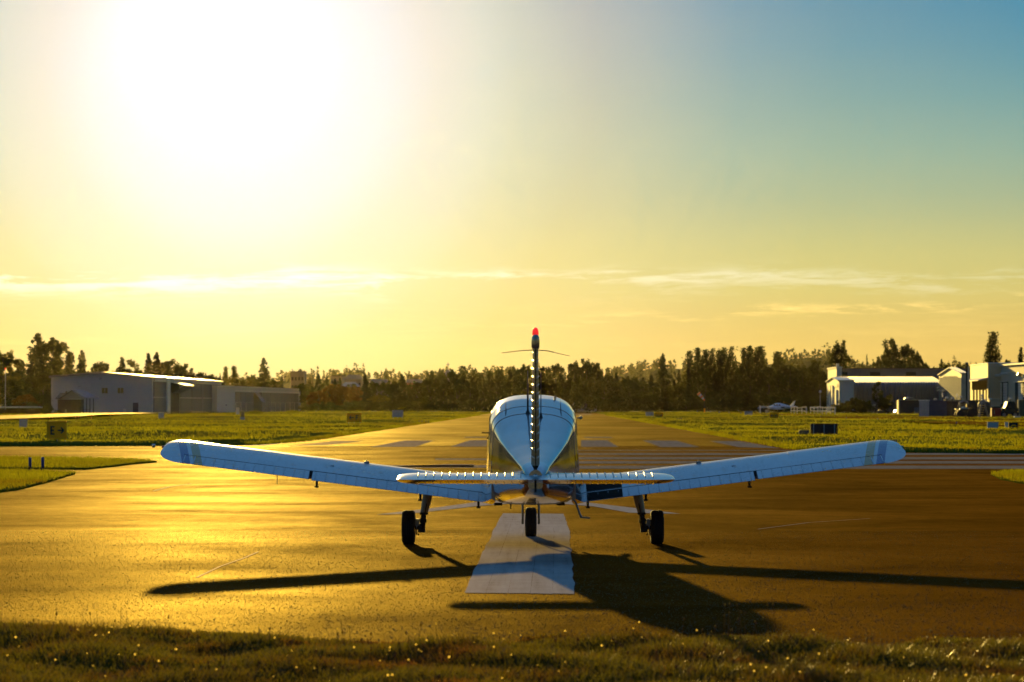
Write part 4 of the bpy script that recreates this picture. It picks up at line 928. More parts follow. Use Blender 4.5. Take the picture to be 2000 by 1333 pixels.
mb = MB(); mb.box((cx(127.5), 1.2, 3.3), (.25, .3, .7)); mb.build('chimney', M_WOODD, ch)
for px in (162, 167.5, 173, 179):
    mb = MB(); mb.box((cx(px), .3 + (px - 162) * .11, 1.05), (.14, .14, 2.9)); mb.build('porch_post', M_WOODD, cab)
mb = MB()
for z in (.35, .75): mb.box((cx(170.5), .9, z), (cx(179) - cx(162), .06, .08))
mb.build('porch_rail', M_WOODD, cab)
mb = MB(); mb.box((cx(129), -.27, .55), (.22, .08, .5)); mb.build('notice_box', M_GABLE, cab)

# ---- long low shelter roof at the far left edge
sY = 455; sb = at(20, sY); sh = empty('open_shelter', (*sb, 0.2), 0, 'long open shelter with a flat pale roof at the left edge', 'shelter')
mb = MB(); x0, x1 = (-60 - 20) * sY / FPX, (78 - 20) * sY / FPX
mb.box(((x0 + x1) / 2, 1.0, 1.15), (x1 - x0, 3.0, .16), 0, R(-2)); mb.build('roof', M_ROOFM, sh)
for px in (-40, 8, 37, 64):
    mb = MB(); mb.box(((px - 20) * sY / FPX, .2, .45), (.12, .12, 1.4)); mb.build('post', M_WOODD, sh)
mb = MB(); mb.box(((x0 + x1) / 2, 2.4, .3), (x1 - x0 - .6, .1, 1.0)); mb.build('back_wall', M_WOODD, sh)

# ---- buildings of the town beyond the trees
def town(name, px0, px1, top, Y, mat, label, cat='building', depth=14, wins=0, roof=None, ridge=0.0, base=0.0):
    b = at((px0 + px1) / 2, Y); w = (px1 - px0) * Y / FPX; h = Z_at(top, Y); o = empty(name, (*b, 0), 0, label, cat, 'town buildings beyond the airfield trees')
    m1 = MB(); m1.box((0, depth / 2, h / 2 - ridge / 2 - .5), (w, depth, h - ridge + 1)); m1.build('wall', mat, o)
    m1 = MB()
    if ridge:
        m1.loft([[(-w / 2 - .4, -.5, h - ridge), (w / 2 + .4, -.5, h - ridge), (w / 2 - 1, depth / 2, h), (-w / 2 + 1, depth / 2, h)], [(-w / 2 - .4, depth + .5, h - ridge), (w / 2 + .4, depth + .5, h - ridge), (w / 2 - 1, depth / 2 + .1, h), (-w / 2 + 1, depth / 2 + .1, h)]])
    else: m1.box((0, depth / 2, h + .1), (w + .5, depth + .5, .3))
    m1.build('roof', roof or M_BROOF, o)
    for i in range(wins):
        for z in (.35, .6, .82):
            m1 = MB(); m1.box((-w / 2 + w * (i + .5) / wins, -.02, (h - ridge) * z), (w / wins * .55, .12, 1.3)); m1.build('window', M_INT, o)
    return o
t1 = town('tower_block', 568, 594, 727, 1150, M_TOWN, 'square tower block with masts on its flat roof, above the left treetops', depth=12, wins=4)
for i, px in enumerate((570, 573.5, 580, 584, 588, 591.5)):
    m1 = MB(); m1.tube([((px - 581) * 1150 / FPX, 3, Z_at(727, 1150)), ((px - 581) * 1150 / FPX, 3, Z_at((721, 724, 725, 722.5, 724, 725)[i], 1150))], .22, 5); m1.build('roof_mast', M_FASC, t1)
town('town_house', 646, 668, 736, 1000, M_TOWN, 'flat-roofed pale house left of the long brown roofs in the town', wins=4)
town('town_house', 672, 706, 732, 1050, M_TOWN, 'broad brown-roofed house between spruces in the hazy town', ridge=1.6, wins=5)
town('town_house', 666, 698, 746, 920, M_TOWN, 'lower brown house with a wide shaded front in the town', ridge=1.5, wins=5, roof=M_FASC)
town('town_house', 718, 760, 741, 900, M_TOWN, 'long town block with a pale sunlit roof strip', wins=7, ridge=1.2)
town('town_house', 788, 830, 741, 880, pbr('red_brick', (0.22, 0.10, 0.06), 0.85), 'red brown house with a plain flat roof right of the spruces', wins=5, ridge=1.0)
town('town_house', 690, 720, 761, 810, M_FASC, 'dark house low between the bushes, with a pale chimney', ridge=1.4, wins=3)
town('town_house', 724, 756, 762, 800, M_FASC, 'dark low house behind the single small spruce', ridge=1.5, wins=4)
town('town_house', 788, 826, 763, 800, M_FASC, 'dark low house beside the bushy mound of green', ridge=1.5, wins=4)
wb = town('long_shed', 1110, 1166, 783, 690, M_WHITE, 'long white building with a red roof behind the runway end, right of the aircraft cabin', 'shed', depth=8, roof=pbr('red_roof', (0.24, 0.06, 0.03), 0.8), ridge=0.35)
for i in range(4):
    m1 = MB(); m1.box(((1121 + i * 9 - 1138) * 690 / FPX, -.03, 1.15), (.7, .12, .8)); m1.build('window', M_INT, wb)
# church roof and cross
chY = 760; cb = at(875, chY); chh = empty('church', (*cb, 0), 0, 'church gable with a cross on top, rising just above the trees', 'church')
zt, zb_ = Z_at(721, chY), Z_at(738, chY)
mb = MB(); mb.box((0, 6, zb_ / 2), (2.6, 12, zb_)); mb.build('wall', M_TOWN, chh)
mb = MB(); mb.prism([(-1.9, 0), (1.9, 0), (1.9, 12), (-1.9, 12)], zb_, [zb_ + .01] * 4); mb.loft([[(-1.9, -.2, zb_), (1.9, -.2, zb_), (0, -.2, zt)], [(-1.9, 12, zb_), (1.9, 12, zb_), (0, 12, zt)]]); rf = mb.build('roof', M_FASC, chh)
mb = MB(); mb.box((0, 0, zt + .75), (.16, .16, 1.7)); mb.box((0, 0, zt + 1.05), (.8, .15, .15)); mb.build('cross', M_FASC, rf)

# ---- right-hand side: annex, quonset hut, sheds
qY = 560; q0, q1 = at(1656, qY), at(1834, qY + 6); hut = empty('quonset_hut', (*q0, 0), 0, 'long corrugated arched hut, dark flank and sunlit crest, behind the bushes', 'hut')
rad = Z_at(737.5, qY) + 0.2; L = q1[0] - q0[0]; mb = MB(); secs = []; n = 37 * 8
for i in range(n + 1):
    x = L * i / n; rr = rad + 0.10 * math.cos(2 * math.pi * i / 8)
    f_ = rr / rad; prof = [(0, 0), (.25, 1.4), (.6, 2.7), (.95, 3.6), (1.3, 4.2), (1.7, 4.55), (2.4, 4.66), (7, 4.99), (12, 5.33), (15, 5.48), (16, 5.5), (17, 5.48), (20, 5.33), (28, 4.8), (29.5, 4.5), (30.4, 3.6), (31, 2.4), (31.6, 0)]
    secs.append([(x, 16 - (16 - q[0]) * f_, q[1] * rad / 5.5 * f_) for q in prof])
mb.loft(secs, closed=False, cap0=True, cap1=True); mb.build('shell', pbr('corrugated_steel', (0.26, 0.26, 0.28), 0.36, 0.85, var=0.05), hut, True, 50)
mb = MB(); mb.box((-.05, .6, 1.3), (.1, 1.2, 2.2)); mb.build('end_door', M_WHITE, hut)
# The yard buildings stand square to the runway: their left walls catch the low sun, the walls towards the camera are in shade.
class Facade:
    """a wall whose outer side looks left (-X); px0 is its far end, px1 its near end"""
    def __init__(s, px0, Y0, px1, eps=0.0):
        k1 = (px1 - CX) / FPX; X0 = X_at(px0, Y0); t = (k1 * Y0 - X0) / (k1 - eps)
        s.p = (X0, Y0); s.q = (X0 - eps * t, Y0 - t); s.n = Vector((-1.0, eps)).normalized(); s.d = (Vector(s.q) - Vector(s.p)).normalized()
    def pt(s, px, out=0.0):
        k = (px - CX) / FPX; t = (k * s.p[1] - s.p[0]) / (k * s.d.y * -1 + s.d.x) if False else (s.p[0] - k * s.p[1]) / (k * s.d.y - s.d.x)
        w = Vector(s.p) + s.d * t; return w + s.n * out
    def l(s, px, out=0.0):
        v = s.pt(px, out) - Vector(s.p); return (v.x, v.y)
    def z(s, px, py): return Z_at(py, s.pt(px).y)
    def panel(s, mb, px0, px1, top, bot, t0, t1):
        """a slab on the wall between two photo columns and two rows (rows taken at its near edge)"""
        z1, z0 = s.z(px1, top), s.z(px1, bot); mb.prism([s.l(px0, t1), s.l(px1, t1), s.l(px1, t0), s.l(px0, t0)], z0, z1); return mb
    def root(s, name, label, cat): return empty(name, (*s.p, 0), 0, label, cat)
def gabled(f, px0, pxr, px1, e0, er, e1, depth, o, wm, r0, r1, th=.16, over=.3):
    """a gabled block on a facade: eave row, ridge row, eave row; the ridge runs away to the right"""
    zs = [f.z(px0, e0), f.z(pxr, er), f.z(px1, e1)]; zs[0] = zs[2] = (zs[0] + zs[2]) / 2; b = Vector((depth, 0)); fr = [f.l(px0), f.l(pxr), f.l(px1)]; bk = [tuple(Vector(q) + b) for q in fr]
    mb = MB(); mb.prism([fr[0], fr[1], fr[2], bk[2], bk[1], bk[0]], -.3, [zs[0], zs[1], zs[2], zs[2], zs[1], zs[0]]); w = mb.build('wall', wm, o)
    ov = Vector((-over, 0)); fr2 = [tuple(Vector(q) + ov) for q in fr]
    mb = MB(); slab_roof(mb, [fr2[0], fr2[1], bk[1], bk[0]], [zs[0] + th, zs[1] + th, zs[1] + th, zs[0] + th], th - .02); mb.build('roof_plane', r0, o)
    mb = MB(); slab_roof(mb, [fr2[1], tuple(Vector(fr2[2]) + Vector((0, -.3))), tuple(Vector(bk[2]) + Vector((0, -.3))), bk[1]], [zs[1] + th, zs[2] + th, zs[2] + th, zs[1] + th], th - .02); rp = mb.build('roof_plane', r1, o)
    return w, rp, fr2, bk, zs
M_SUNW = pbr('sunlit_pale_wall', (0.55, 0.53, 0.46), 0.6, var=0.06)  # pale tone with sunlight put into the colour
# end wall of the arched hut
mb = MB(); mb.prism([(-.08, 2.0), (-.08, 8.0), (.0, 8.0), (.0, 2.0)], -.1, [3.4, 3.4, 3.4, 3.4]); mb.build('end_wall', M_SUNW, hut)
# annex
f = Facade(1615, 585, 1639, 0.03); an = f.root('annex_building', 'narrow pale gabled annex with tall dark windows at the left end of the arched hut', 'building')
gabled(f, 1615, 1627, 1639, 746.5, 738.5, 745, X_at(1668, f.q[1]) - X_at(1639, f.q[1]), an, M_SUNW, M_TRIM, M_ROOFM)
for a, b_, t_, bt in ((1617.5, 1621.5, 763, 791), (1622.5, 1626.5, 753, 791), (1630.5, 1634, 762, 791)):
    mb = MB(); f.panel(mb, a, b_, t_, bt, 0, .12); w_ = mb.build('window', M_INT, an)
    mb = MB(); f.panel(mb, b_, b_ + 2.2, t_, bt, .0, .3); mb.build('frame', M_WHITE, w_)
mb = MB(); f.panel(mb, 1629, 1637, 750, 756, .0, .1); mb.build('sign_panel', M_TRIM, an)
# flat-roofed building behind
f = Facade(1617, 640, 1634, 0.03); tb = f.root('flat_roof_building', 'tall flat-roofed building behind the arched hut with a pale sunlit left corner', 'building')
zt_ = f.z(1634, 719); dW = X_at(1902, f.q[1]) - f.q[0]; e = Vector((X_at(1644, f.q[1]) - f.q[0], 0)); q0_, q1_ = f.l(1617), f.l(1634)
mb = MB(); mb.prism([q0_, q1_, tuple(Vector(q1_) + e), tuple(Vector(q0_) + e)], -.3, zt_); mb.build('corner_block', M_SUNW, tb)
mb = MB(); mb.prism([(q0_[0] - .15, q0_[1] + .1), (q1_[0] - .15, q1_[1] - .15), (q1_[0] + e.x + .1, q1_[1] - .15), (q0_[0] + e.x + .1, q0_[1] + .1)], zt_, zt_ + .25); mb.build('parapet', M_TRIM, tb)
mb = MB(); mb.prism([(q1_[0] + e.x * .8, q1_[1] + .8), (q1_[0] + dW, q1_[1] + .8), (q1_[0] + dW, q1_[1] + 14), (q1_[0] + e.x * .8, q1_[1] + 14)], -.3, zt_ - .18); mb.build('wall', M_FASC, tb)  # dark colour stands in for shade on the camera side
mb = MB(); mb.prism([(q1_[0] + e.x * .8 - .1, q1_[1] + .6), (q1_[0] + dW + .2, q1_[1] + .6), (q1_[0] + dW + .2, q1_[1] + 14.2), (q1_[0] + e.x * .8 - .1, q1_[1] + 14.2)], zt_ - .18, zt_ - .02); mb.build('roof', M_BROOF, tb)
for a, b_ in ((1645, 1656), (1700, 1720), (1770, 1790), (1840, 1856)):
    xa, xb = X_at(a, f.q[1]) - f.p[0], X_at(b_, f.q[1]) - f.p[0]; mb = MB(); mb.prism([(xa, q1_[1] + .7), (xb, q1_[1] + .7), (xb, q1_[1] + .8), (xa, q1_[1] + .8)], Z_at(734, f.q[1]), Z_at(727, f.q[1])); mb.build('window', M_INT, tb)
mb = MB(); mb.box((q1_[0] + .3, q1_[1] + 1, zt_ + .5), (.5, .5, .7)); mb.build('roof_vent', M_TRIM, tb)
# ribbed metal shed
f = Facade(1834, 560, 1878, 0.02); gs_ = f.root('metal_shed', 'tall ribbed metal shed with a steep gable and sunlit roof, right of the arched hut', 'shed')
M_RIBW = pbr('ribbed_cladding', (0.44, 0.42, 0.31), 0.55, var=0.18, vscale=0.8)
w_, rp, fr2, bk, zs = gabled(f, 1834, 1856, 1878, 733, 719.5, 731.5, X_at(1891, f.q[1]) - f.q[0], gs_, M_RIBW, M_TRIM, M_ROOFM)
mb = MB()
for i in range(22):
    px = 1835 + i * 2.0; f.panel(mb, px, px + .5, 735 if 1842 < px < 1870 else 738, 800, 0, .06)
tag(mb.build('cladding_ribs', M_GABLE, gs_), kind='stuff')
for f_ in (.25, .5, .75):
    p0 = Vector((*fr2[1], zs[1] + .17)).lerp(Vector((*bk[1], zs[1] + .17)), f_); p1 = Vector((*fr2[2], zs[2] + .17)).lerp(Vector((*bk[2], zs[2] + .17)), f_)
    mb = MB(); mb.tube([p0, p1], .07, 6); mb.build('roof_rib', M_ROOFM, rp)
mb = MB(); f.panel(mb, 1842.5, 1848.5, 765, 790, 0, .08); dd = mb.build('door', M_FASC, gs_)
mb = MB(); f.panel(mb, 1841.5, 1849.5, 762.5, 764, 0, .6); mb.build('door_hood', M_TRIM, dd)
for py in (757, 762.5):
    c_ = f.l(1836, .35); mb = MB(); mb.box((c_[0], c_[1], f.z(1836, py)), (.45, .3, .22), 0, 0, R(-30)); mb.build('wall_lamp', M_WHITE, gs_)
pf = MB(); pp = at(1888, 520); pipe = empty('chimney_pipe', (*pp, 0), 0, 'tall dark flue pipe with a cap standing between the metal shed and tan building', 'pipe')
pf.tube([(0, 0, 0), (0, 0, Z_at(714, 520))], .15, 8); pf.build('flue', M_DARK, pipe); pf = MB(); pf.lathe([(.26, 0), (.32, .25), (.18, .5)], 'Z', (0, 0, Z_at(714, 520)), 8); pf.build('cap', M_DARK, pipe)
pf = MB(); pf.tube([(.34, .1, 0), (.34, .1, Z_at(716, 520))], .1, 8); pf.build('downpipe', M_TRIM, pipe)
# tan building with awning
f = Facade(1895, 560, 1929.5, 0.04); ob = f.root('tan_building', 'square tan building with a bright awning over a dark pillared opening', 'building')
e = Vector((10, 0)); A_, B_ = f.l(1895), f.l(1929.5); zA, zB = f.z(1895, 714.5), f.z(1929.5, 712); zl = f.z(1912, 743)
M_TANW = pbr('sun_tinted_tan_cladding', (0.58, 0.46, 0.27), 0.6, var=0.06)  # brighter copy of the tan, with sunlight put into the colour
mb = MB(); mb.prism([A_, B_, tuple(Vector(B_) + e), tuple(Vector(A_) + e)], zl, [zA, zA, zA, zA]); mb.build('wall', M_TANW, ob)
for a, b_ in ((1895, 1898), (1927.5, 1929.5)):
    mb = MB(); c0, c1 = f.l(a), f.l(b_); mb.prism([c0, c1, tuple(Vector(c1) + e), tuple(Vector(c0) + e)], -.3, zl - .003); mb.build('side_pier', M_TANW, ob)
c0, c1 = f.l(1898.1), f.l(1927.4); mb = MB(); mb.prism([(c0[0] + 3, c0[1]), (c1[0] + 3, c1[1]), (c1[0] + 3.2, c1[1]), (c0[0] + 3.2, c0[1])], -.3, zl - .01); mb.build('back_wall', M_INT, ob)
mb = MB(); f_0, f_1 = f.l(1897), f.l(1928.5); g0, g1 = f.l(1897, 1.6), f.l(1928.5, 1.6); slab_roof(mb, [f_0, f_1, g1, g0], [zl + .35, zl + .35, zl - .05, zl - .05], .16); mb.build('awning', M_WHITE, ob)
for px in (1899.5, 1905.5, 1911.5, 1917.5, 1924):
    mb = MB(); f.panel(mb, px - 1.2, px + 1.2, 762, 792, -.4, .05); mb.build('pillar', M_TRIM, ob)
mb = MB(); mb.prism([(A_[0] - .08, A_[1]), (B_[0] - .08, B_[1] - .1), (B_[0] + 10.1, B_[1] - .1), (A_[0] + 10.1, A_[1])], zA, zA + .16); mb.build('parapet', M_WHITE, ob)
# garage building at the right edge
f = Facade(1932, 545, 2046, 0.0); rb_ = f.root('garage_building', 'low-gabled taupe building with white roller doors at the right edge', 'building')
M_TAUPE = pbr('taupe_wall', (0.44, 0.39, 0.28), 0.7, var=0.06)
gabled(f, 1932, 1977, 2046, 721, 713.8, 706, 16, rb_, M_TAUPE, M_TRIM, M_ROOFM, .3)
M_ROLL = pbr('roller_door', (0.62, 0.59, 0.52), 0.45)
for a, b_ in ((1942, 1969), (1983, 2012)):
    mb = MB(); f.panel(mb, a, b_, 746, 800, .0, .06); w_ = mb.build('door_recess', M_INT, rb_)  # recess shade painted as a dark panel on the wall
    mb = MB(); f.panel(mb, a - .8, b_ + .8, 744.2, 745.6, .0, .35); mb.build('lintel', M_TRIM, w_)
    for x0_, x1_ in ((a + 7, a + 15.5), (a + 18.5, a + 26.3)):
        for i in range(8):
            t_ = 748 + i * 5.2; mb = MB(); f.panel(mb, x0_, x1_, t_, t_ + 4.8, .062, .12); mb.build('door_slat', M_ROLL, w_)
for px, py in ((1955, 734), (1966, 731), (1971, 730.5)):
    c_ = f.l(px); mb = MB(); mb.lathe([(.2, 0), (.24, -.7), (.15, -1.1)], 'X', (c_[0], c_[1], f.z(px, py)), 8); mb.build('wall_vent', M_TRIM, rb_, True, 40)
c_ = f.l(1996, .4); mb = MB(); mb.box((c_[0], c_[1], f.z(1996, 732)), (.7, .9, .45), 0, 0, R(20)); mb.build('wall_lamp', pbr('amber_shade', (0.7, 0.42, 0.12), 0.4), rb_)
# ================================================================== signs and field furniture
M_YEL = pbr('sign_yellow', (0.98, 0.43, 0.012), 0.6, var=0.05, spec=0.08)
M_BLK = pbr('sign_black', (0.015, 0.012, 0.012), 0.6)
M_BACK = pbr('sign_back', (0.30, 0.34, 0.38), 0.5, var=0.08)
M_MAROON = pbr('sign_dark_back', (0.035, 0.016, 0.014), 0.6)
M_BLUE = pbr('marker_blue', (0.012, 0.045, 0.20), 0.45)
M_ORNG = pbr('marker_orange', (0.62, 0.16, 0.03), 0.5)
def arrow_mb(w, h, th, right=True):
    mb = MB(); s_ = 1 if right else -1
    mb.box((0, 0, 0), (w, th, h * .22))
    for k in (1, -1): mb.box((s_ * w * .32, 0, k * h * .22), (h * .62, th * 1.1, h * .2), 0, 0, s_ * k * R(45))
    return mb
def letter_E(w, h, th):
    mb = MB(); b = h * .17; mb.box((-w / 2 + b / 2, 0, 0), (b, th, h))
    for z, k in ((h / 2 - b / 2, 1), (0, .8), (-h / 2 + b / 2, 1)): mb.box((-w / 2 + b + (w - b) * k / 2, 0, z), ((w - b) * k, th, b))
    return mb
def letter_F(w, h, th):
    mb = MB(); b = h * .17; mb.box((-w / 2 + b / 2, 0, 0), (b, th, h))
    for z, k in ((h / 2 - b / 2, 1), (0.02 * h, .8)): mb.box((-w / 2 + b + (w - b) * k / 2, 0, z), ((w - b) * k, th, b))
    return mb
def letter_H(w, h, th):
    mb = MB(); b = h * .17
    for k in (-1, 1): mb.box((k * (w - b) / 2, 0, 0), (b, th, h))
    mb.box((0, 0, 0), (w - 2 * b, th, b)); return mb
def sign(px0, px1, top, bot, base, label, face, legs=2, group=None, cat='sign', name='airfield_sign', edge=None, legmat=None):
    Y = FPX * CAMH / (base - HY); b = at((px0 + px1) / 2, Y); k = Y / FPX; w = (px1 - px0) * k; zb, zt = (base - bot) * k, (base - top) * k
    o = empty(name, (b[0], b[1], 0.0), 0, label, cat, group)
    mb = MB(); mb.box((0, 0, (zb + zt) / 2), (w, 0.09, zt - zb)); mb.build('panel', face, o)
    mb = MB()
    for x_, z_, a_, c_ in ((0, zt, w + .03, .025), (0, zb, w + .03, .025), (-w / 2, (zb + zt) / 2, .025, zt - zb), (w / 2, (zb + zt) / 2, .025, zt - zb)): mb.box((x_, -.02, z_), (a_, .08, c_))
    mb.build('frame', edge or face, o)
    for i in range(legs):
        x_ = 0 if legs == 1 else -w * .42 + w * .84 * i / (legs - 1)
        mb = MB(); mb.box((x_, 0.06, zb * .5), (.045 + Y * .00006, .045, zb + .12)); mb.build('leg', legmat or M_POSTG, o)
    o['h'] = 0; del o['h']
    return o, w, zb, zt, k
g_dir = 'yellow direction signs beside the taxiways'
o, w, zb, zt, k = sign(92.5, 129.5, 823.5, 858.5, 868, 'yellow sign lettered E with an arrow pointing right, three legs', M_YEL, 3, g_dir)
zc = (zb + zt) / 2; letter_E(8 * k, 17 * k, .012).build('letter', M_BLK, o, loc=(-8.2 * k, -.052, zc)); arrow_mb(11 * k, 13 * k, .012).build('arrow', M_BLK, o, loc=(7.5 * k, -.052, zc))
o, w, zb, zt, k = sign(678.5, 705.5, 807.5, 824.5, 831, 'yellow sign lettered F with an arrow pointing left, three legs', M_YEL, 3, g_dir)
zc = (zb + zt) / 2; letter_F(5.5 * k, 9.5 * k, .012).build('letter', M_BLK, o, loc=(5.6 * k, -.052, zc)); arrow_mb(8.5 * k, 8 * k, .012, False).build('arrow', M_BLK, o, loc=(-5.2 * k, -.052, zc))
o, w, zb, zt, k = sign(1278.3, 1295, 807, 817.5, 819, 'orange-yellow sign lettered H with an arrow pointing right', M_YEL, 2, g_dir)
zc = (zb + zt) / 2; letter_H(4.6 * k, 5.6 * k, .02).build('letter', M_BLK, o, loc=(-3.4 * k, -.052, zc)); arrow_mb(5.5 * k, 5.5 * k, .02).build('arrow', M_BLK, o, loc=(3.2 * k, -.052, zc))
o, w, zb, zt, k = sign(1503, 1520, 807.3, 817.8, 820, 'orange-yellow sign lettered H with an arrow pointing left', M_YEL, 2, g_dir)
zc = (zb + zt) / 2; letter_H(4.8 * k, 5.8 * k, .02).build('letter', M_BLK, o, loc=(4.3 * k, -.052, zc)); arrow_mb(6 * k, 5.5 * k, .02, False).build('arrow', M_BLK, o, loc=(-3.4 * k, -.052, zc))
o, w, zb, zt, k = sign(1970, 1988, 825.5, 848, 850, 'black sign with a yellow letter G in a yellow border at the right edge', M_BLK, 2, g_dir, edge=M_YEL)
lettering('G', 17 * k, M_YEL, o, (0, -.05, (zb + zt) / 2), off=0.012)
o, w, zb, zt, k = sign(1560.5, 1580, 841, 850.5, 856.5, 'small sign with the number 2250 on thin legs', pbr('distance_sign', (0.34, 0.30, 0.18), 0.6), 2)
lettering('2250', 9.0 * k, M_BLK, o, (0, -.05, (zb + zt) / 2), off=0.006)
o, w, zb, zt, k = sign(1583, 1635.5, 828.5, 852.5, 857, 'wide dark backed sign in three panels with grey uprights', M_MAROON, 3)
for i in range(3):
    mb = MB(); mb.box((-w * .39 + w * .39 * i, -.06, (zb + zt) / 2), (.05, .03, zt - zb)); mb.build('upright', M_POSTG, o)
sign(1723, 1751.5, 860, 870, 873, 'low grey board half hidden behind the right wing tip', pbr('board_grey', (0.20, 0.17, 0.12), 0.7), 2)
g_bk = 'grey sign backs on the airfield'
sign(38.5, 52.5, 819.5, 837.5, 844, 'blank pale blue-grey sign back on two legs near the left edge', M_BACK, 2, g_bk)
sign(766.5, 787, 801.8, 814.5, 822, 'blank grey sign back on three legs before the grass mound', M_BACK, 3, g_bk)
sign(1261, 1276, 805.3, 815, 817.2, 'blank grey sign back just left of the sign with the right-pointing H', M_BACK, 2, g_bk)
sign(1454.5, 1469.5, 804, 813.5, 815.5, 'blank grey sign back left of the sign with the left-pointing H', M_BACK, 2, g_bk)
sign(1495, 1501, 801, 808, 809.5, 'tiny grey sign back below the parked twin-engine aircraft', M_BACK, 1, g_bk)
sign(1437, 1443, 798.5, 804.5, 806, 'tiny grey board far off at the wood edge, right of the windsock', M_BACK, 1, g_bk)
sign(1928.5, 1949, 825, 846.5, 849.5, 'pale blue sign back with two bare posts left of the black G sign', pbr('sign_pale_back', (0.36, 0.46, 0.48), 0.5), 2, g_bk)
sign(1963, 1969.3, 825, 846, 848.5, 'narrow pale sign edge touching the black G sign', pbr('sign_pale_edge', (0.5, 0.55, 0.55), 0.5), 1, g_bk)
sign(1322.5, 1332.5, 817, 821.5, 824.5, 'small dark plate on thin legs in the grass beyond the runway edge', M_BLK, 2, 'small dark plates in the grass', legmat=M_DARK)
sign(1237, 1244.5, 809, 812.2, 812.8, 'small low dark plate in the grass left of the grey sign backs', M_BLK, 2, 'small dark plates in the grass', legmat=M_DARK)
sign(922.5, 931.5, 799, 804, 805.5, 'small straw-coloured board by the runway end left of the cabin roof', M_YEL, 2)
sign(1166, 1174, 800.5, 804.5, 806, 'small dull board by the runway end right of the cabin', pbr('board_dull', (0.16, 0.10, 0.04), 0.7), 2)

# ---- blue taxiway edge markers
def marker(px, base, hpx, wpx, label, group):
    Y = FPX * CAMH / (base - HY); k = Y / FPX; h, r = hpx * k, wpx * k / 2; o = empty('edge_marker', (*at(px, Y), 0.0), 0, label, 'marker', group)
    mb = MB(); mb.lathe([(r * .95, h * .24), (r, h * .26), (r, h * .97), (r * .8, h), (.001, h)], 'Z', (0, 0, 0), 12); mb.build('sleeve', M_BLUE, o, True, 40)
    mb = MB(); mb.lathe([(r * 1.1, -.05), (r * 1.05, h * .1), (r * .85, h * .24)], 'Z', (0, 0, 0), 12); mb.build('foot', M_RUB, o, True, 40); return o
marker(58.7, 918.5, 25, 5.8, 'blue cylindrical edge marker on the grass island, nearer the left edge', 'blue markers on the left grass island')
marker(83.4, 918.5, 25.5, 6, 'blue cylindrical edge marker on the grass island, the one further from the left edge', 'blue markers on the left grass island')
rm = [(1868, 834, 9.5, 2.8, 'blue marker on the taxiway verge below the dark machinery'), (1782, 828.5, 8.2, 2.6, 'blue marker on the taxiway verge below the dark container'), (1714, 824.5, 7, 2.4, 'blue marker on the taxiway verge below the tan bin'), (1653, 821.5, 6, 2.2, 'blue marker on the taxiway verge just right of the white fence'), (1603, 818.5, 5.8, 2.1, 'blue marker before the right half of the white fence')]
for a in rm: marker(*a, 'blue markers along the far taxiway')
for px, b_ in ((1527, 815), (1497, 813.6), (1447, 810.6), (1424, 809.6), (1405, 808.8), (1388, 808.2), (1362, 807.4), (1343, 806.8)):
    marker(px, b_, 4.6, 1.8, 'small distant blue marker on the taxiway edge left of the white fence', 'distant blue markers along the far taxiway')
# ---- thin orange stakes by the hangar road
for px, b_, hpx, lab in ((96.5, 823.3, 8, 'orange stake by the hangar road, first left of the pavilion'), (103, 823.3, 8, 'orange stake by the hangar road, second of the pair above the E sign'), (148, 823.3, 8, 'orange stake below the pavilion, left of its pair'), (153, 823.3, 8, 'orange stake below the pavilion, right of its pair'), (178.5, 824.5, 22, 'tall white and orange stake beside the pavilion porch')):
    Y = FPX * CAMH / (b_ - HY); k = Y / FPX; o = empty('marker_stake', (*at(px, Y), 0.2), 0, lab, 'stake', 'stakes by the hangar road')
    mb = MB(); mb.box((0, 0, hpx * k * .22 - .1), (.05, .05, hpx * k * .44 + .2)); mb.build('lower_band', M_ORNG, o)
    mb = MB(); mb.box((0, 0, hpx * k * .72), (.05, .05, hpx * k * .56)); mb.build('upper_band', M_WHITE if hpx > 10 else M_ORNG, o)
# ---- four short dark markers at the runway edge
for i, px in enumerate((818.5, 824, 832, 837)):
    Y = FPX * CAMH / (827.5 - HY); k = Y / FPX; o = empty('runway_light_post', (*at(px, Y), 0.05), 0, ('short dark light post at the left runway edge, first of four', 'short dark light post at the left runway edge, second of four', 'short dark light post at the left runway edge, third of four', 'short dark light post at the left runway edge, last of four')[i], 'light post', 'light posts at the left runway edge')
    mb = MB(); mb.lathe([(.07, 0), (.05, .04), (.035, .06), (.035, 4.6 * k * .6)], 'Z', (0, 0, 0), 8); mb.build('stem', M_DARK, o)
    mb = MB(); mb.lathe([(.03, 0), (.055, .03), (.055, .07), (.02, .1)], 'Z', (0, 0, 4.6 * k * .6), 8); mb.build('lamp_head', M_DARK, o)
# ---- bright edge light beside the left wing tip, two little ones further off
def edge_light(px, base, hpx, label, bright):
    Y = FPX * CAMH / (base - HY); k = Y / FPX; h = hpx * k; o = empty('edge_light', (*at(px, Y), 0.0), 0, label, 'light', 'runway edge lights in the grass')
    mb = MB(); mb.lathe([(.08, -.02), (.06, .05), (.05, h * .55)], 'Z', (0, 0, 0), 10); mb.build('base', M_DARK, o)
    mb = MB(); mb.lathe([(.055, h * .5), (.075, h * .6), (.07, h * .85), (.03, h)], 'Z', (0, 0, 0), 12); mb.build('lens', M_LAMP if bright else M_TRIM, o, True, 60)
edge_light(300, 874.5, 7, 'glass edge light shining in the sun beside the left wing tip', True)
edge_light(511, 826, 6.5, 'small edge light with a pale cap in the grass below the hangar row', False)
edge_light(543, 824.5, 5, 'small dark edge light in the grass right of the pale-capped one', False)
edge_light(1370.0, 803.6, 5.5, 'tiny edge light by the far taxiway beneath the windsock', True)
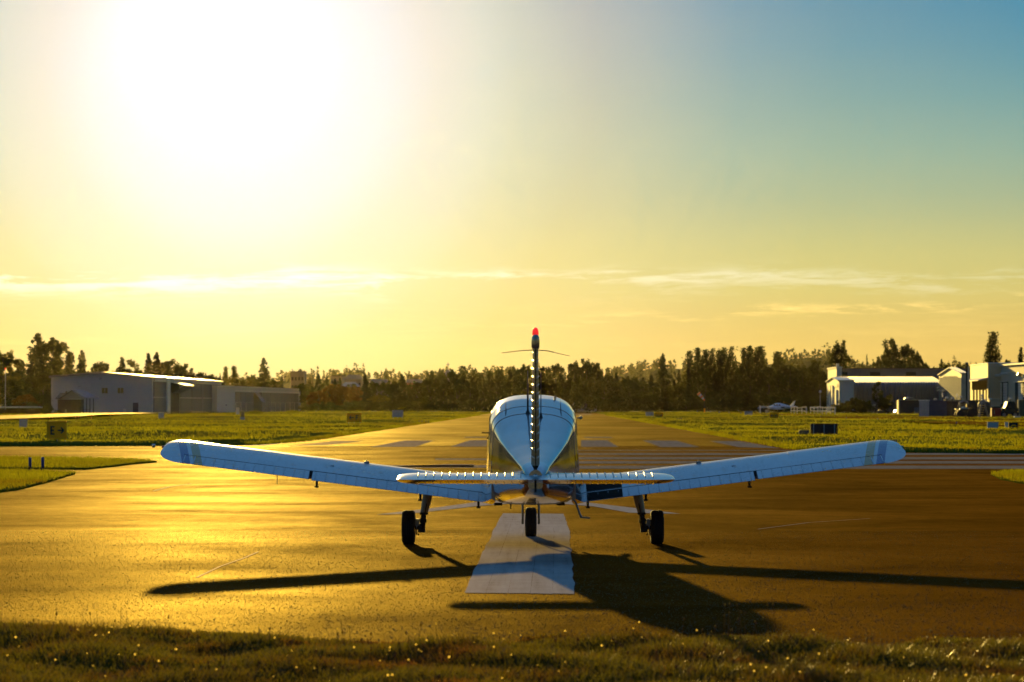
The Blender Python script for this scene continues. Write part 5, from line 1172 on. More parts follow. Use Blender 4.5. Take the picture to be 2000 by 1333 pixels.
# ---- utility boxes
def utility(name, px0, px1, top, base, label, m1_, m2_, slats, cat='utility box'):
    Y = FPX * CAMH / (base - HY); k = Y / FPX; w, h = (px1 - px0) * k, (base - top) * k; o = empty(name, (*at((px0 + px1) / 2, Y), 0.1), 0, label, cat)
    mb = MB(); mb.box((0, w * .3, h / 2 - .05), (w, w * .6, h)); mb.build('cabinet', m1_, o)
    mb = MB(); mb.box((0, w * .3, h + .0), (w * 1.08, w * .7, .06)); mb.build('lid', m2_, o)
    for i in range(slats):
        mb = MB(); mb.box((-w / 2 + (i + .5) * w / slats, -.03, h * .5), (w / slats * .5, .05, h * .8)); mb.build('slat', m2_, o)
    return o
utility('utility_box', 309.5, 319.5, 808, 822.5, 'grey ribbed utility box with a lid in the grass before the big hangar', M_BACK, M_TRIM, 4)
utility('transformer_box', 461, 467.3, 798.5, 813.5, 'pale cream transformer box beside the hangar row', M_TRIM, M_WHITE, 0)
o = utility('distribution_post', 470, 477, 806, 827, 'brown post-like box with a pale foot in the grass below the hangar row', pbr('straw_box', (0.14, 0.10, 0.04), 0.7), M_GABLE, 0)
mb = MB(); Y = FPX * CAMH / 36.0; mb.box((0, 0.1, .1), (7.6 * Y / FPX, .6, .75)); mb.build('foot', M_BACK, o)
# ---- mounds of rough grass
def mound(px, base, wpx, hpx, label):
    Y = FPX * CAMH / (base - HY); k = Y / FPX; w, h = wpx * k / 2, hpx * k; mb = MB(); secs = []
    for i in range(13):
        a = -1 + 2 * i / 12; secs.append([(a * w, b2_ * w * .6, max(0, h * (1 - a * a) * (1 - b2_ * b2_) * (1 + .15 * math.sin(5 * a + 3 * b2_)))) for b2_ in np.linspace(-1, 1, 9)] )
    mb.loft(secs, closed=False, cap0=False, cap1=False); o = mb.build('grass_mound', M_TURF, None, True, loc=(*at(px, Y), 0.05)); tag(o, kind='structure')
    n = 900; x_ = RNG.uniform(-w, w, n); y_ = RNG.uniform(-w * .6, w * .6, n); z_ = np.maximum(0, h * (1 - (x_ / w) ** 2) * (1 - (y_ / (w * .6)) ** 2))
    me = tuft_mesh('mound_grass', x_ + o.location.x, y_ + Y, z_ + .05, RNG.uniform(.1, .3, n), np.full(n, .09), M_BLADE, 2, .4, False); tag(link_mesh('mound_grass', me), kind='stuff')
mound(790, 806.8, 36, 10, ''); mound(497, 811.5, 36, 6, ''); mound(570, 809, 28, 5, ''); mound(690, 806.5, 60, 4, ''); mound(1360, 805, 40, 3, '')
# ---- white field fence, two lengths with a gap
M_FEN = pbr('fence_white', (0.80, 0.76, 0.68), 0.25, coat=0.8)
def rail_fence(pxs, Y0, label):
    f = Facade(pxs[0], Y0, pxs[-1], 0.0); o = f.root('rail_fence', label, 'fence'); o['group'] = 'white rail fences by the far taxiway'
    pts = [f.l(px) for px in pxs]
    for q in pts:
        mb = MB(); mb.box((q[0], q[1], .66), (.14, .34, 1.36), 0, 0, R(random.uniform(-2, 2))); mb.build('post', M_FEN, o)
    for z in (.66, 1.25):
        for i in range(len(pts) - 1):
            u0, u1 = Vector((*pts[i], z + random.uniform(-.08, .08))), Vector((*pts[i + 1], z + random.uniform(-.08, .08))); n_ = Vector((-.1, 0, 0)); mb = MB(); m_ = (u0 + u1) / 2 + Vector((0, 0, random.uniform(-.06, .06)))
            h_ = Vector((0, 0, .1)); mb.loft([[u + n_ - h_, u + n_ + h_, u - n_ * .2 + h_, u - n_ * .2 - h_] for u in (u0, m_, u1)]); mb.build('rail', M_FEN, o)
rail_fence([1545, 1551, 1557, 1566, 1575], 530, 'white two-rail fence, the shorter length nearer the twin-engine aircraft'); rail_fence([1583, 1590, 1597, 1606, 1614, 1622, 1631], 525, 'white two-rail fence, the longer length left of the bushes')
# ---- windsock
wY = 590; o = empty('windsock', (*at(1379, wY), 0.0), 0, 'orange and white striped windsock hanging from a thin pole before the dark trees', 'windsock'); k = wY / FPX
zt = Z_at(771, wY); mb = MB(); mb.tube([(-.3, 0, 0), (-.3, 0, 1.0)], .13, 8); mb.build('pole_foot', M_YEL, o)
mb = MB(); mb.tube([(-.3, 0, 0), (-.3, 0, zt * .5), (-.32, 0, zt + .3)], [.05, .04, .03], 6); mb.build('pole', M_DARK, o)
p0, p1 = Vector((-1.5, -.1, zt + .25)), Vector((-.25, -.1, zt - 1.15)); SO = [M_ORNG, M_WHITE, M_ORNG, M_WHITE, M_ORNG]
for i in range(5):
    a_, b_ = p0.lerp(p1, i / 5), p0.lerp(p1, (i + 1) / 5); mb = MB(); mb.tube([a_, b_], [.34 - i * .045, .34 - (i + 1) * .045], 10); mb.build('sock_band', (pbr('sock_orange', (0.75, 0.22, 0.06), 0.7) if i == 0 else MATS['sock_orange']) if i % 2 == 0 else M_WHITE, o, True, 40)
# ---- red obstruction pole far left, lamp post right, white post
for px, Y, top, lab, nm in ((10.5, 520, 722, 'slender mast with a red lamp on top before the left trees', 'light_mast'), (1602, 540, 768, 'slender lamp post with a pale head left of the annex', 'lamp_post')):
    o = empty(nm, (*at(px, Y), 0), 0, lab, 'lamp post' if nm == 'lamp_post' else 'mast'); zt = Z_at(top, Y)
    mb = MB(); mb.tube([(0, 0, 0), (0, 0, zt)], [.09, .05], 6); mb.build('pole', M_POSTG, o)
    mb = MB(); q_ = .55 if nm == 'light_mast' else 1.0; mb.lathe([(.1 * q_, 0), (.2 * q_, .1 * q_), (.2 * q_, .35 * q_), (.05 * q_, .5 * q_)], 'Z', (0, 0, zt), 8); mb.build('lamp_head', M_RED if nm == 'light_mast' else M_WHITE, o)
o = empty('white_post', (*at(1484.5, 545), 0), 0, 'thick white post standing left of the parked twin-engine aircraft', 'post'); mb = MB(); mb.box((0, 0, .75), (.22, .22, 1.5)); mb.build('shaft', M_FEN, o); mb = MB(); mb.box((0, 0, 1.52), (.28, .28, .06)); mb.build('cap', M_FEN, o)
# grey tarp-covered shed behind it
o = empty('low_shed', (*at(1492, 575), 0), 0, 'low dark shed with a curved grey roof behind the white post', 'shed'); mb = MB(); mb.box((0, 1, .55), (1.9, 2, 1.1)); mb.build('wall', M_INT, o)
mb = MB(); mb.loft([[(-1.05, y_, 1.1), (-.6, y_, 1.35), (0, y_, 1.5), (.6, y_, 1.38), (1.05, y_, 1.15)] for y_ in (-.1, 2.1)]); mb.build('roof', M_BACK, o)

# ---- parked twin-engine aircraft, side-on
tY = 555; k = tY / FPX; tw = empty('parked_aircraft', (*at(1522, tY), 0), 0, 'small white twin-engine aircraft parked side-on left of the white fence', 'aircraft')
M_PW = pbr('parked_paint', (0.55, 0.58, 0.62), 0.3, coat=0.5)
def pxz(px, py): return ((px - 1522) * k, (808.5 - py) * k + .1)
mb = MB(); secs = []
for px, top, bot, hw in ((1497.5, 795.4, 796.2, .05), (1500, 794, 797.5, .3), (1505, 793, 798.5, .5), (1510, 790.5, 799.5, .58), (1515, 788, 800, .6), (1522, 787.6, 800, .6), (1530, 789.5, 799.5, .55), (1538, 792, 799, .4), (1546, 793.4, 798, .25), (1556, 794, 796.8, .1)):
    (x_, z1), (_, z0) = pxz(px, top), pxz(px, bot); zc = (z0 + z1) / 2
    secs.append([(x_, hw * math.sin(a), zc + (z1 - z0) / 2 * math.cos(a)) for a in np.linspace(0, 2 * math.pi, 13)[:-1]])
mb.loft(secs); mb.build('fuselage', M_PW, tw, True, 50)
mb = MB(); mb.loft([[(*(lambda q: (q[0], 0, q[1]))(pxz(a, b_)),)[0:3] for a, b_ in ((1542, 794), (1551, 784), (1553.5, 783.2), (1550, 794))]] + [[(x_, .12, z_) for x_, z_ in [pxz(a, b_) for a, b_ in ((1542, 794), (1551, 784), (1553.5, 783.2), (1550, 794))]]]); mb.build('tail_fin', M_PW, tw)
mb = MB(); x_, z_ = pxz(1548, 795); mb.box((x_, 0, z_), (.7, 3.6, .08)); mb.build('tailplane', M_PW, tw)
mb = MB(); x_, z_ = pxz(1518, 799.3); mb.box((x_, 0, z_), (1.4, 9.6, .14), 0, 0, R(-2)); mb.build('wing', M_PW, tw)
for s_ in (-1, 1):
    mb = MB(); x_, z_ = pxz(1511, 796.8); mb.lathe([(.05, -1.0), (.26, -.85), (.33, -.3), (.3, .5), (.1, 1.2)], 'X', (x_, s_ * 1.7, z_), 10); e_ = mb.build('engine_nacelle', M_PW, tw, True, 50)
    mb = MB(); mb.box((x_ - .98, s_ * 1.7, z_), (.03, .12, 1.7), 0, R(35)); mb.build('propeller', M_DARK, e_)
    mb = MB(); mb.lathe([(.1, -.06), (.24, -.06), (.24, .06), (.1, .06)], 'Y', ((pxz(1521, 0)[0]), s_ * 1.6, .3), 12); mb.tube([(pxz(1521, 0)[0], s_ * 1.6, .3), (pxz(1521, 0)[0], s_ * 1.6, z_)], .06, 6); mb.build('main_wheel', M_RUB, tw)
mb = MB(); mb.lathe([(.1, -.06), (.22, -.06), (.22, .06), (.1, .06)], 'Y', (pxz(1503, 0)[0], 0, .28), 12); mb.tube([(pxz(1503, 0)[0], 0, .28), (pxz(1503, 0)[0], 0, 1.0)], .05, 6); mb.build('nose_wheel', M_RUB, tw)
for a0_, a1_ in ((1510.5, 1514), (1515, 1519), (1520, 1524)):
    for s_ in (-1, 1):
        (x0_, z1), (x1_, z0) = pxz(a0_, 790.2), pxz(a1_, 793); mb = MB(); mb.box(((x0_ + x1_) / 2, s_ * .53, (z0 + z1) / 2), (x1_ - x0_, .12, z1 - z0), 0, s_ * R(12)); mb.build('window', M_WIN, tw)
mb = MB(); (x0_, z0) = pxz(1518, 796.3); mb.box((x0_, -.6, z0), (2.6, .04, .18)); mb.build('stripe', M_DARK, tw)

# ---- yard of containers and machines on the right
M_TANB = pbr('tan_bin', (0.20, 0.16, 0.09), 0.7); M_REDP = pbr('red_paint', (0.25, 0.02, 0.012), 0.5); M_CONTG = pbr('pale_container', (0.42, 0.42, 0.38), 0.55, var=0.15); M_CONTB = pbr('blue_grey_container', (0.075, 0.10, 0.13), 0.55); M_BROWNC = pbr('dark_container', (0.055, 0.042, 0.03), 0.7)
def yard(name, px, base, label, cat): 
    Y = FPX * CAMH / (base - HY); return empty(name, (*at(px, Y), 0.1), 0, label, cat), Y / FPX, Y
# pale-ended container: its lit end and shaded side are put into the colours
o, k, Y = yard('shipping_container', 1795, 817.5, 'container with its sunlit end coloured pale and its shaded side dark, at the yard corner', 'container')
w_, h_, l_ = 20 * k, 35 * k, 36 * k; mb = MB(); mb.prism([(0, 0), (w_, 0), (w_ + 36 * k, .9), (36 * k, 6)][:2] + [(w_ + 36 * k, .9), (36 * k, 3)], -.1, h_ - .1); mb.build('body', M_CONTB, o)
mb = MB(); mb.wbox((0, 0), (w_, 0), 0.03, w_ / 2 - .01, .05, h_ - .2, .0, .07); mb.build('end_door', M_CONTG, o); mb = MB(); mb.wbox((0, 0), (w_, 0), w_ / 2 + .01, w_ - .03, .05, h_ - .2, .0, .07); mb.build('end_door', M_CONTG, o)
mb = MB(); mb.wbox((0, 0), (w_, 0), -.05, w_ + .05, h_ - .18, h_ - .02, -.02, .12); mb.build('top_rail', M_WHITE, o); mb = MB(); mb.wbox((0, 0), (w_, 0), -.05, w_ + .05, -.1, .16, .0, .22); mb.build('sill', M_TRIM, o)
for i in range(9):
    mb = MB(); mb.wbox((w_, 0), (w_ + 36 * k, .9), .1 + i * .25, .2 + i * .25, .1, h_ - .25, .0, .04); mb.build('side_rib', M_CONTB, o)
o, k, Y = yard('shipping_container', 1755, 812.5, 'dark brown container with a lit left edge, left of the pale-ended container', 'container')
mb = MB(); mb.prism([(0, 0), (44 * k, .2), (50 * k, 6), (6 * k, 6)], -.1, 31 * k - .1); mb.build('body', M_BROWNC, o)
mb = MB(); mb.wbox((0, 0), (44 * k, .2), -.02, 2.2 * k, 0, 31 * k - .15, 0, .12); mb.build('lit_edge_strip', M_GABLE, o); mb = MB(); mb.wbox((0, 0), (44 * k, .2), -.02, 42 * k, 31 * k - .2, 31 * k - .02, 0, .14); mb.build('top_rail', M_GABLE, o)  # paler strip paints the sunlit left edge
mb = MB(); mb.wbox((0, 0), (44 * k, .2), 31 * k, 40 * k, .1, 15 * k, 0, .3); mb.build('end_crate', M_CONTB, o)
o, k, Y = yard('roof_sheet', 1780, 812.4, 'crumpled pale sheet lying on the dark brown container roof', 'sheet'); o.location.z = 31 * k + .1
mb = MB(); mb.loft([[(-13 * k, y_, 0), (-11 * k, y_, 3 * k), (-6 * k, y_ + .2, 4.5 * k), (-2 * k, y_, 3.6 * k), (4 * k, y_, 3.4 * k), (4 * k, y_, 2.4 * k), (-6 * k, y_, 2.6 * k), (-10 * k, y_, 0)] for y_ in (.3, 1.6)]); mb.build('fold', M_WHITE, o)
o, k, Y = yard('storage_container', 1850, 816.5, 'long near-black container with a pale roof edge behind the machines', 'container')
mb = MB(); mb.prism([(0, 1.5), (76 * k, 2.5), (80 * k, 6), (6 * k, 6)], -.1, 33 * k); mb.build('body', M_BROWNC, o); mb = MB(); mb.wbox((0, 1.5), (34 * k, 1.95), 0, 34 * k, 33 * k - .15, 33 * k + .05, 0, .15); mb.build('top_rail', M_GABLE, o)
o, k, Y = yard('garden_store', 1938, 815.5, 'low tan wall cabinet with a pale top behind the red cabinet', 'cabinet'); mb = MB(); mb.prism([(0, 2.5), (22 * k, 2.5), (22 * k, 4), (0, 4)], -.1, 34 * k); mb.build('body', M_WALLT, o); mb = MB(); mb.prism([(-.1, 2.4), (22.5 * k, 2.4), (22.5 * k, 4.1), (-.1, 4.1)], 34 * k, 35.2 * k); mb.build('lid', M_TRIM, o)
# tan bin with pale rim and white tank on it
o, k, Y = yard('skip_bin', 1690, 809.5, 'tan rubbish skip with a pale rim left of the red boxes', 'skip'); mb = MB(); mb.prism([(0, 0), (29 * k, 0), (30 * k, 2.5), (1 * k, 2.5)], -.1, 17 * k); mb.build('body', M_TANB, o)
mb = MB(); mb.wbox((0, 0), (29 * k, 0), -.05, 29 * k + .1, 17 * k - .1, 17 * k + .1, -.05, .12); mb.wbox((0, 0), (29 * k, 0), 29 * k - .15, 29 * k + .15, .6, 17 * k - .1, -.05, .12); mb.build('rim', M_TRIM, o)
o, k, Y = yard('water_tank', 1710, 807, 'pale box tank with a small blue drum on top, behind the tan skip', 'tank'); mb = MB(); mb.prism([(-13 * k, 0), (16 * k, 0), (16 * k, 2), (-13 * k, 2)], 0, 24 * k); mb.build('body', M_CONTG, o); mb = MB(); mb.prism([(-14 * k, -.1), (17 * k, -.1), (17 * k, 2.1), (-14 * k, 2.1)], 24 * k, 25 * k); mb.build('lid', M_WHITE, o); mb = MB(); mb.lathe([(.45, 0), (.5, .2), (.4, .55), (.1, .7)], 'Z', (3 * k, 1, 25 * k), 10); mb.build('drum', M_CONTB, o)
for px, w_, h_, lab in ((1727, 12, 16, 'dark red box between the tan skip and the larger red box'), (1741, 14, 19, 'larger dark red box left of the dark brown container')):
    o, k, Y = yard('red_box', px, 809, lab, 'box'); o['group'] = 'red boxes in the yard'; mb = MB(); mb.box((0, 1, h_ * k / 2), (w_ * k, 1.4, h_ * k)); mb.build('body', M_REDP, o); mb = MB(); mb.box((0, 1, h_ * k + .03), (w_ * k + .08, 1.5, .08)); mb.build('lid', M_REDP, o)
def car(px, base, wpx, hpx, label, mat, cat='car', pick=False):
    o, k, Y = yard('parked_car' if not pick else 'pickup_truck', px, base, label, cat); L_, h_ = wpx * k, hpx * k
    prof = [(-.5, .22), (-.5, .5), (-.44, .56), (-.24, .60), (-.13, .96), (.02, 1.0), (.26, .98), (.40, .62), (.49, .58), (.5, .22)] if not pick else [(-.5, .22), (-.5, .52), (-.30, .58), (-.2, .98), (.1, 1.0), (.14, .6), (.5, .58), (.5, .22)]
    mb = MB(); mb.loft([[(x_ * L_, y_, z_ * h_) for x_, z_ in prof] for y_ in (0, 1.7)]); mb.build('body', mat, o, False)
    mb = MB(); mb.loft([[(x_ * L_, y_, z_ * h_) for x_, z_ in ((-.21, .62), (-.12, .92), (.1, .94), (.1, .62))] for y_ in (-.02, 0.02)]); mb.build('side_window', M_GLASS, o)
    for x_ in (-.3, .3):
        mb = MB(); mb.lathe([(h_ * .1, -.1), (h_ * .22, -.1), (h_ * .22, .1), (h_ * .1, .1)], 'Y', (x_ * L_, .08, h_ * .2), 12); wh = mb.build('wheel', M_RUB, o)
        mb = MB(); mb.lathe([(.001, -.11), (h_ * .11, -.11), (h_ * .11, -.08)], 'Y', (x_ * L_, .08, h_ * .2), 8); mb.build('rim', M_STEEL, wh)
    for x_ in (-.5, .5):
        mb = MB(); mb.box((x_ * L_, .3, h_ * .47), (.06, .25, .14)); mb.build('headlight' if x_ < 0 else 'tail_light', M_LAMP if x_ < 0 else M_REDP, o)
    mb = MB(); mb.box((0, .85, h_ * .26), (L_ * 1.04, 1.74, .12)); mb.build('bumper', M_DARK, o); return o
M_CARD = pbr('dark_car_paint', (0.02, 0.022, 0.028), 0.22, coat=0.8); M_CARB = pbr('blue_car_paint', (0.04, 0.08, 0.15), 0.22, coat=0.8)
car(1722, 811, 30, 10, 'low dark car parked before the tan skip', M_CARD)
car(1752, 811.5, 16, 9, 'small blue-grey car nosing out beside the dark brown container', M_CARB)
car(1972, 818.5, 36, 33, 'dark tall utility vehicle with bright lamps near the right edge', M_CARD, 'vehicle')
# tractor-like machine
o, k, Y = yard('tractor', 1888, 819, 'dark tractor with a curved roll bar and blue bonnet beside the step ladder', 'tractor')
mb = MB(); mb.box((2 * k, .8, 12 * k), (36 * k, 1.3, 12 * k)); mb.build('chassis', M_DARK, o)
mb = MB(); mb.loft([[(a_ * k, y_, b_ * k) for a_, b_ in ((-12, 17), (-10, 21), (-4, 23), (4, 20), (4, 17))] for y_ in (.3, 1.2)]); mb.build('bonnet', pbr('tractor_blue', (0.05, 0.17, 0.33), 0.3, coat=0.5), o, True, 30)
mb = MB(); mb.tube([(-11 * k, .2, 18 * k), (-12 * k, .2, 30 * k), (-6 * k, .2, 34 * k), (2 * k, .2, 33 * k), (6 * k, .2, 20 * k)], .07, 6); mb.tube([(-11 * k, 1.3, 18 * k), (-12 * k, 1.3, 30 * k), (-6 * k, 1.3, 34 * k), (2 * k, 1.3, 33 * k), (6 * k, 1.3, 20 * k)], .07, 6); mb.build('roll_bar', M_STEEL, o, True)
for x_, r_ in ((-12, 8), (12, 10)):
    for y_ in (0.1, 1.5):
        mb = MB(); mb.lathe([(r_ * .5 * k, -.15), (r_ * k, -.15), (r_ * k, .15), (r_ * .5 * k, .15)], 'Y', (x_ * k, y_, r_ * k), 14); mb.build('wheel', M_RUB, o)
mb = MB(); mb.box((-17 * k, .4, 17 * k), (9 * k, .8, .12), 0, 0, R(12)); mb.box((-13 * k, .2, 13 * k), (7 * k, .3, 4 * k), 0, 0, R(30)); mb.build('front_loader', M_WALLT, o)
mb = MB(); mb.box((4 * k, .5, 25 * k), (7 * k, .7, 6 * k)); mb.build('seat', M_DARK, o)
# step ladder
o, k, Y = yard('boarding_ladder', 1922, 819.5, 'yellow-edged step ladder on wheels in the machine yard', 'ladder')
M_LADY = pbr('ladder_yellow', (0.55, 0.36, 0.10), 0.45)
for y_ in (0, .9):
    mb = MB(); mb.tube([(-10 * k, y_, 0), (-2 * k, y_, 36 * k)], .045, 6); mb.tube([(10 * k, y_, 0), (0, y_, 36 * k)], .04, 6); mb.build('rail', M_STEEL, o)
for i in range(6):
    z_ = (3 + i * 4.5) * k; mb = MB(); mb.box(((-7 + i * 1.0) * k, .45, z_), (9 * k, .9, .07)); mb.build('tread', M_LADY, o)
mb = MB(); mb.box((1 * k, .45, 37 * k), (9 * k, 1.0, .1)); mb.build('top_platform', M_WHITE, o)
# domed tank, red cabinet, pale post box, low cart
o, k, Y = yard('fuel_tank', 1927, 817, 'rounded dark tank standing behind the step ladder', 'tank'); mb = MB(); mb.lathe([(.7, 8 * k), (.82, 14 * k), (.82, 24 * k), (.65, 30 * k), (.2, 33 * k), (.01, 33.5 * k)], 'Z', (0, 2.2, 0), 16); mb.build('drum', pbr('tank_grey', (0.06, 0.055, 0.05), 0.5), o, True, 40); mb = MB(); mb.box((0, 2.2, 5 * k), (1.2, 1.0, 10 * k)); mb.build('stand', M_DARK, o)
o, k, Y = yard('red_cabinet', 1946, 819, 'bright red tool cabinet between the step ladder and the tall dark vehicle', 'cabinet'); mb = MB(); mb.box((0, .5, 10 * k), (18 * k, 1.0, 20 * k)); mb.build('body', M_REDP, o); mb = MB(); mb.box((0, .5, 21.5 * k), (17 * k, .9, 3 * k)); mb.build('top_tray', M_CARD, o); mb = MB(); mb.box((-4 * k, -.03, 12 * k), (.05, .05, .5)); mb.build('handle', M_STEEL, o)
o, k, Y = yard('grey_cabinet', 1994, 817.5, 'tall grey-green cabinet with a sunlit left side at the right edge', 'cabinet'); mb = MB(); mb.box((4 * k, .8, 17 * k), (14 * k, 1.2, 35 * k)); mb.build('body', pbr('cabinet_green', (0.12, 0.115, 0.06), 0.6), o); mb = MB(); mb.box((-4 * k, .15, 17 * k), (3 * k, .1, 34 * k)); mb.build('sunlit_side_strip', M_WALLT, o)  # tan strip on the front imitates the sunlit left side
o, k, Y = yard('hand_cart', 1988, 821, 'low cart with a pale deck at the foot of the grey-green cabinet', 'cart'); mb = MB(); mb.box((0, .3, 5 * k), (13 * k, .7, 2.4 * k)); mb.build('deck', M_TRIM, o)
for x_ in (-4, 4):
    mb = MB(); mb.lathe([(.05, -.05), (2.2 * k, -.05), (2.2 * k, .05), (.05, .05)], 'Y', (x_ * k, .1, 2.2 * k), 10); mb.build('wheel', M_RUB, o)
# pale lumps of unidentified gear, each a block on a pole, along the container tops
for i, (px, py, Y, nm, lab) in enumerate(((1827, 780, 392, 'lump', 'pale floodlight standing on the yard roofs left of the metal shed'), (1841, 772, 392, 'lump', 'tall thin pale floodlight before the metal shed door'), (1849, 777, 392, 'lump', 'pale floodlight just right of the metal shed door'), (1860, 778, 392, 'lump', 'low pale floodlight before the shed gable'), (1869, 773, 392, 'lump', 'upright pale floodlight at the right of the shed gable'), (1877, 776, 392, 'lump', 'pale floodlight under the shed corner'), (1918, 773, 392, 'lump', 'broad pale floodlight high before the pillared opening'), (1917, 779, 392, 'lump', 'pale floodlight just above the dark tank'), (1934, 780, 392, 'lump', 'pale floodlight right of the dark tank'), (1973, 779, 392, 'lump', 'pale floodlight before the white roller doors'))):
    o = empty(nm, (*at(px, Y), 0), 0, lab, 'lump', 'lumps on poles in the yard'); z_ = Z_at(py, Y)
    mb = MB(); mb.tube([(0, 0, 0), (0, 0, z_)], .04, 6); mb.build('pole', M_DARK, o); mb = MB(); mb.box((0, 0, z_), (.34 if i != 1 and i != 4 else .12, .25, .16 if i != 1 and i != 4 else .5), 0, R(-25)); mb.build('lamp_head', M_WHITE, o)
# ================================================================== hills, woods and trees
def leaf_quads(P, size, asp=1.0):
    """one leaf clump (a bent quad) at every point of P"""
    n = len(P); a = RNG.normal(0, 1, (n, 3)); a /= np.linalg.norm(a, axis=1, keepdims=True); b = RNG.normal(0, 1, (n, 3)); b -= a * (a * b).sum(1, keepdims=True); b /= np.linalg.norm(b, axis=1, keepdims=True)
    s = size * RNG.uniform(0.5, 1.4, (n, 1)); k = np.array([[asp, asp, 1.0]]); a = a * s * k; b = b * s * 0.62 * k
    V = np.stack([P - a, P - b * .8, P + a, P + b * .8], 1).reshape(-1, 3); F = np.arange(4 * n).reshape(n, 4); return V, F
def crown_mesh(kind, seed):
    """crowns are built one metre... in units of the tree's height = 1, width = 1 at the widest"""
    global RNG
    keep, RNG = RNG, np.random.default_rng(seed); P = []
    if kind == 'conifer':
        lev = 26
        for i in range(lev):
            t = i / (lev - 1); z = 0.10 + 0.88 * t; r = 0.5 * (1 - t) ** 0.72 * RNG.uniform(.72, 1.1) + .035; nb = int(11 - 5 * t)
            for j in range(nb):
                az = RNG.uniform(0, 2 * math.pi); L = r * RNG.uniform(.55, 1.15); m = max(4, int(22 * (1 - t) ** .7 + 5)); f = RNG.uniform(0.05, 1, m) ** .7
                P.append(np.stack([np.cos(az) * L * f + RNG.normal(0, .016, m), np.sin(az) * L * f + RNG.normal(0, .016, m), z - f * f * .05 * (1.3 - t) + RNG.normal(0, .007, m)], 1))
        size = .026
    elif kind == 'poplar':
        nb = 60
        for i in range(nb):
            z0 = RNG.uniform(.06, .93); az = RNG.uniform(0, 2 * math.pi); prof = math.sin(min(1, (z0 + .12) * .95) * math.pi) ** .55; r = .42 * prof * RNG.uniform(.25, 1); L = RNG.uniform(.10, .24); m = 52
            f = RNG.uniform(0, 1, m); w_ = .11 * np.sin(f * math.pi * .9 + .25)
            P.append(np.stack([np.cos(az) * r + (f * .12 + .0) * 0 + RNG.normal(0, 1, m) * w_, np.sin(az) * r + RNG.normal(0, 1, m) * w_, z0 + f * L * .8 - .03 + RNG.normal(0, .008, m)], 1))
        size = .021
    elif kind == 'bush':
        for i in range(26):
            az, r, z = RNG.uniform(0, 2 * math.pi), .36 * RNG.uniform(0, 1) ** .5, RNG.uniform(.15, .78); rr = RNG.uniform(.10, .2) * (1 - .35 * z); m = 90
            q = RNG.normal(0, 1, (m, 3)); q /= np.linalg.norm(q, axis=1, keepdims=True); q *= rr * RNG.uniform(.5, 1.05, (m, 1)); P.append(q + [math.cos(az) * r * (1.15 - z * .6), math.sin(az) * r * (1.15 - z * .6), z])
        size = .038
    else:   # broad
        nb = 62 if kind == 'broad' else 36
        for i in range(nb):
            az = RNG.uniform(0, 2 * math.pi); z = RNG.uniform(.26, .93); prof = math.sin((z - .12) / .9 * math.pi) ** .6; r = .42 * prof * RNG.uniform(.05, 1) ** .6; rr = RNG.uniform(.04, .10); m = 80 if kind == 'broad' else 62
            q = RNG.normal(0, 1, (m, 3)); q /= np.linalg.norm(q, axis=1, keepdims=True); q *= rr * RNG.uniform(.35, 1.15, (m, 1)); q[:, 2] *= .8; P.append(q + [math.cos(az) * r, math.sin(az) * r, z])
        size = .025
    P = np.concatenate(P); P[:, 2] = np.clip(P[:, 2], .01, 1.0); V, F = leaf_quads(P, size, {'conifer': 2.3, 'poplar': 3.2, 'bush': 0.8}.get(kind, 1.7)); RNG = keep; return V, F
PROTO = {}
def proto(kind, var, mat):
    key = (kind, var, mat.name)
    if key not in PROTO:
        if (kind, var) not in PROTO: PROTO[(kind, var)] = crown_mesh(kind, 100 + 17 * var + len(kind))
        V, F = PROTO[(kind, var)]; me = np_mesh('crown', V, F, mat)
        mb = MB(); rr = random.Random(var * 5 + len(kind))
        mb.tube([(0, 0, -.02), (.006, .004, .25), (-.004, .006, .55), (.002, 0, .9)], [.022, .017, .011, .003] if kind != 'conifer' else [.03, .02, .01, .001], 7)
        if kind not in ('conifer', 'bush'):
            for i in range(7):
                a = rr.uniform(0, 6.28); z = rr.uniform(.22, .6); L = rr.uniform(.14, .3) * (.5 if kind == 'poplar' else 1); mb.tube([(0, 0, z), (math.cos(a) * L * .5, math.sin(a) * L * .5, z + L * .5), (math.cos(a) * L, math.sin(a) * L, z + L * 1.05)], [.009, .006, .002], 5)
        t = mb.build('tmp_trunk', M_BARK); tme = t.data; tme.name = 'trunk'; bpy.data.objects.remove(t); PROTO[key] = (me, tme)
    return PROTO[key]
ORD = ['first', 'second', 'third', 'fourth', 'fifth', 'sixth', 'seventh', 'last']
NT = [0]
def tree(kind, px, top, Y, wpx, label, group, mat=None, name=None, base=0.0, cat='tree'):
    NT[0] += 1; var = NT[0] % {'conifer': 4, 'poplar': 3, 'broad': 4, 'sparse': 3, 'bush': 3}[kind]
    mat = mat or {'conifer': M_CONIF, 'bush': M_BROAD, 'poplar': M_BROAD}.get(kind, M_BROAD)
    cm, tm = proto(kind, var, mat); h = Z_at(top, Y) - base; w_ = wpx * Y / FPX / (.86 if kind in ('broad', 'sparse', 'bush') else .95)
    o = empty(name or {'conifer': 'spruce_tree', 'poplar': 'poplar_tree', 'bush': 'bush'}.get(kind, 'broadleaf_tree'), (*at(px, Y), base), random.uniform(0, 6.28), label, cat, group)
    if group == gl_: w_ *= 1.6 if kind == 'conifer' else 1.35
    elif group == gm: w_ *= 1.45 if kind == 'conifer' else 1.15
    elif group == gp: w_ *= 1.15
    o.scale = (w_, w_ * .95, h); link_mesh('crown', cm, o)
    if kind != 'bush': link_mesh('trunk', tm, o)
    return o
gl_ = 'trees behind the big hangar on the left'; gm = 'trees and bushes of the hazy middle between hangars and runway'; gb = 'trees of the dark belt beyond the runway end'; gp = 'poplars of the tall row right of the runway'; gr = 'trees behind the buildings on the right'
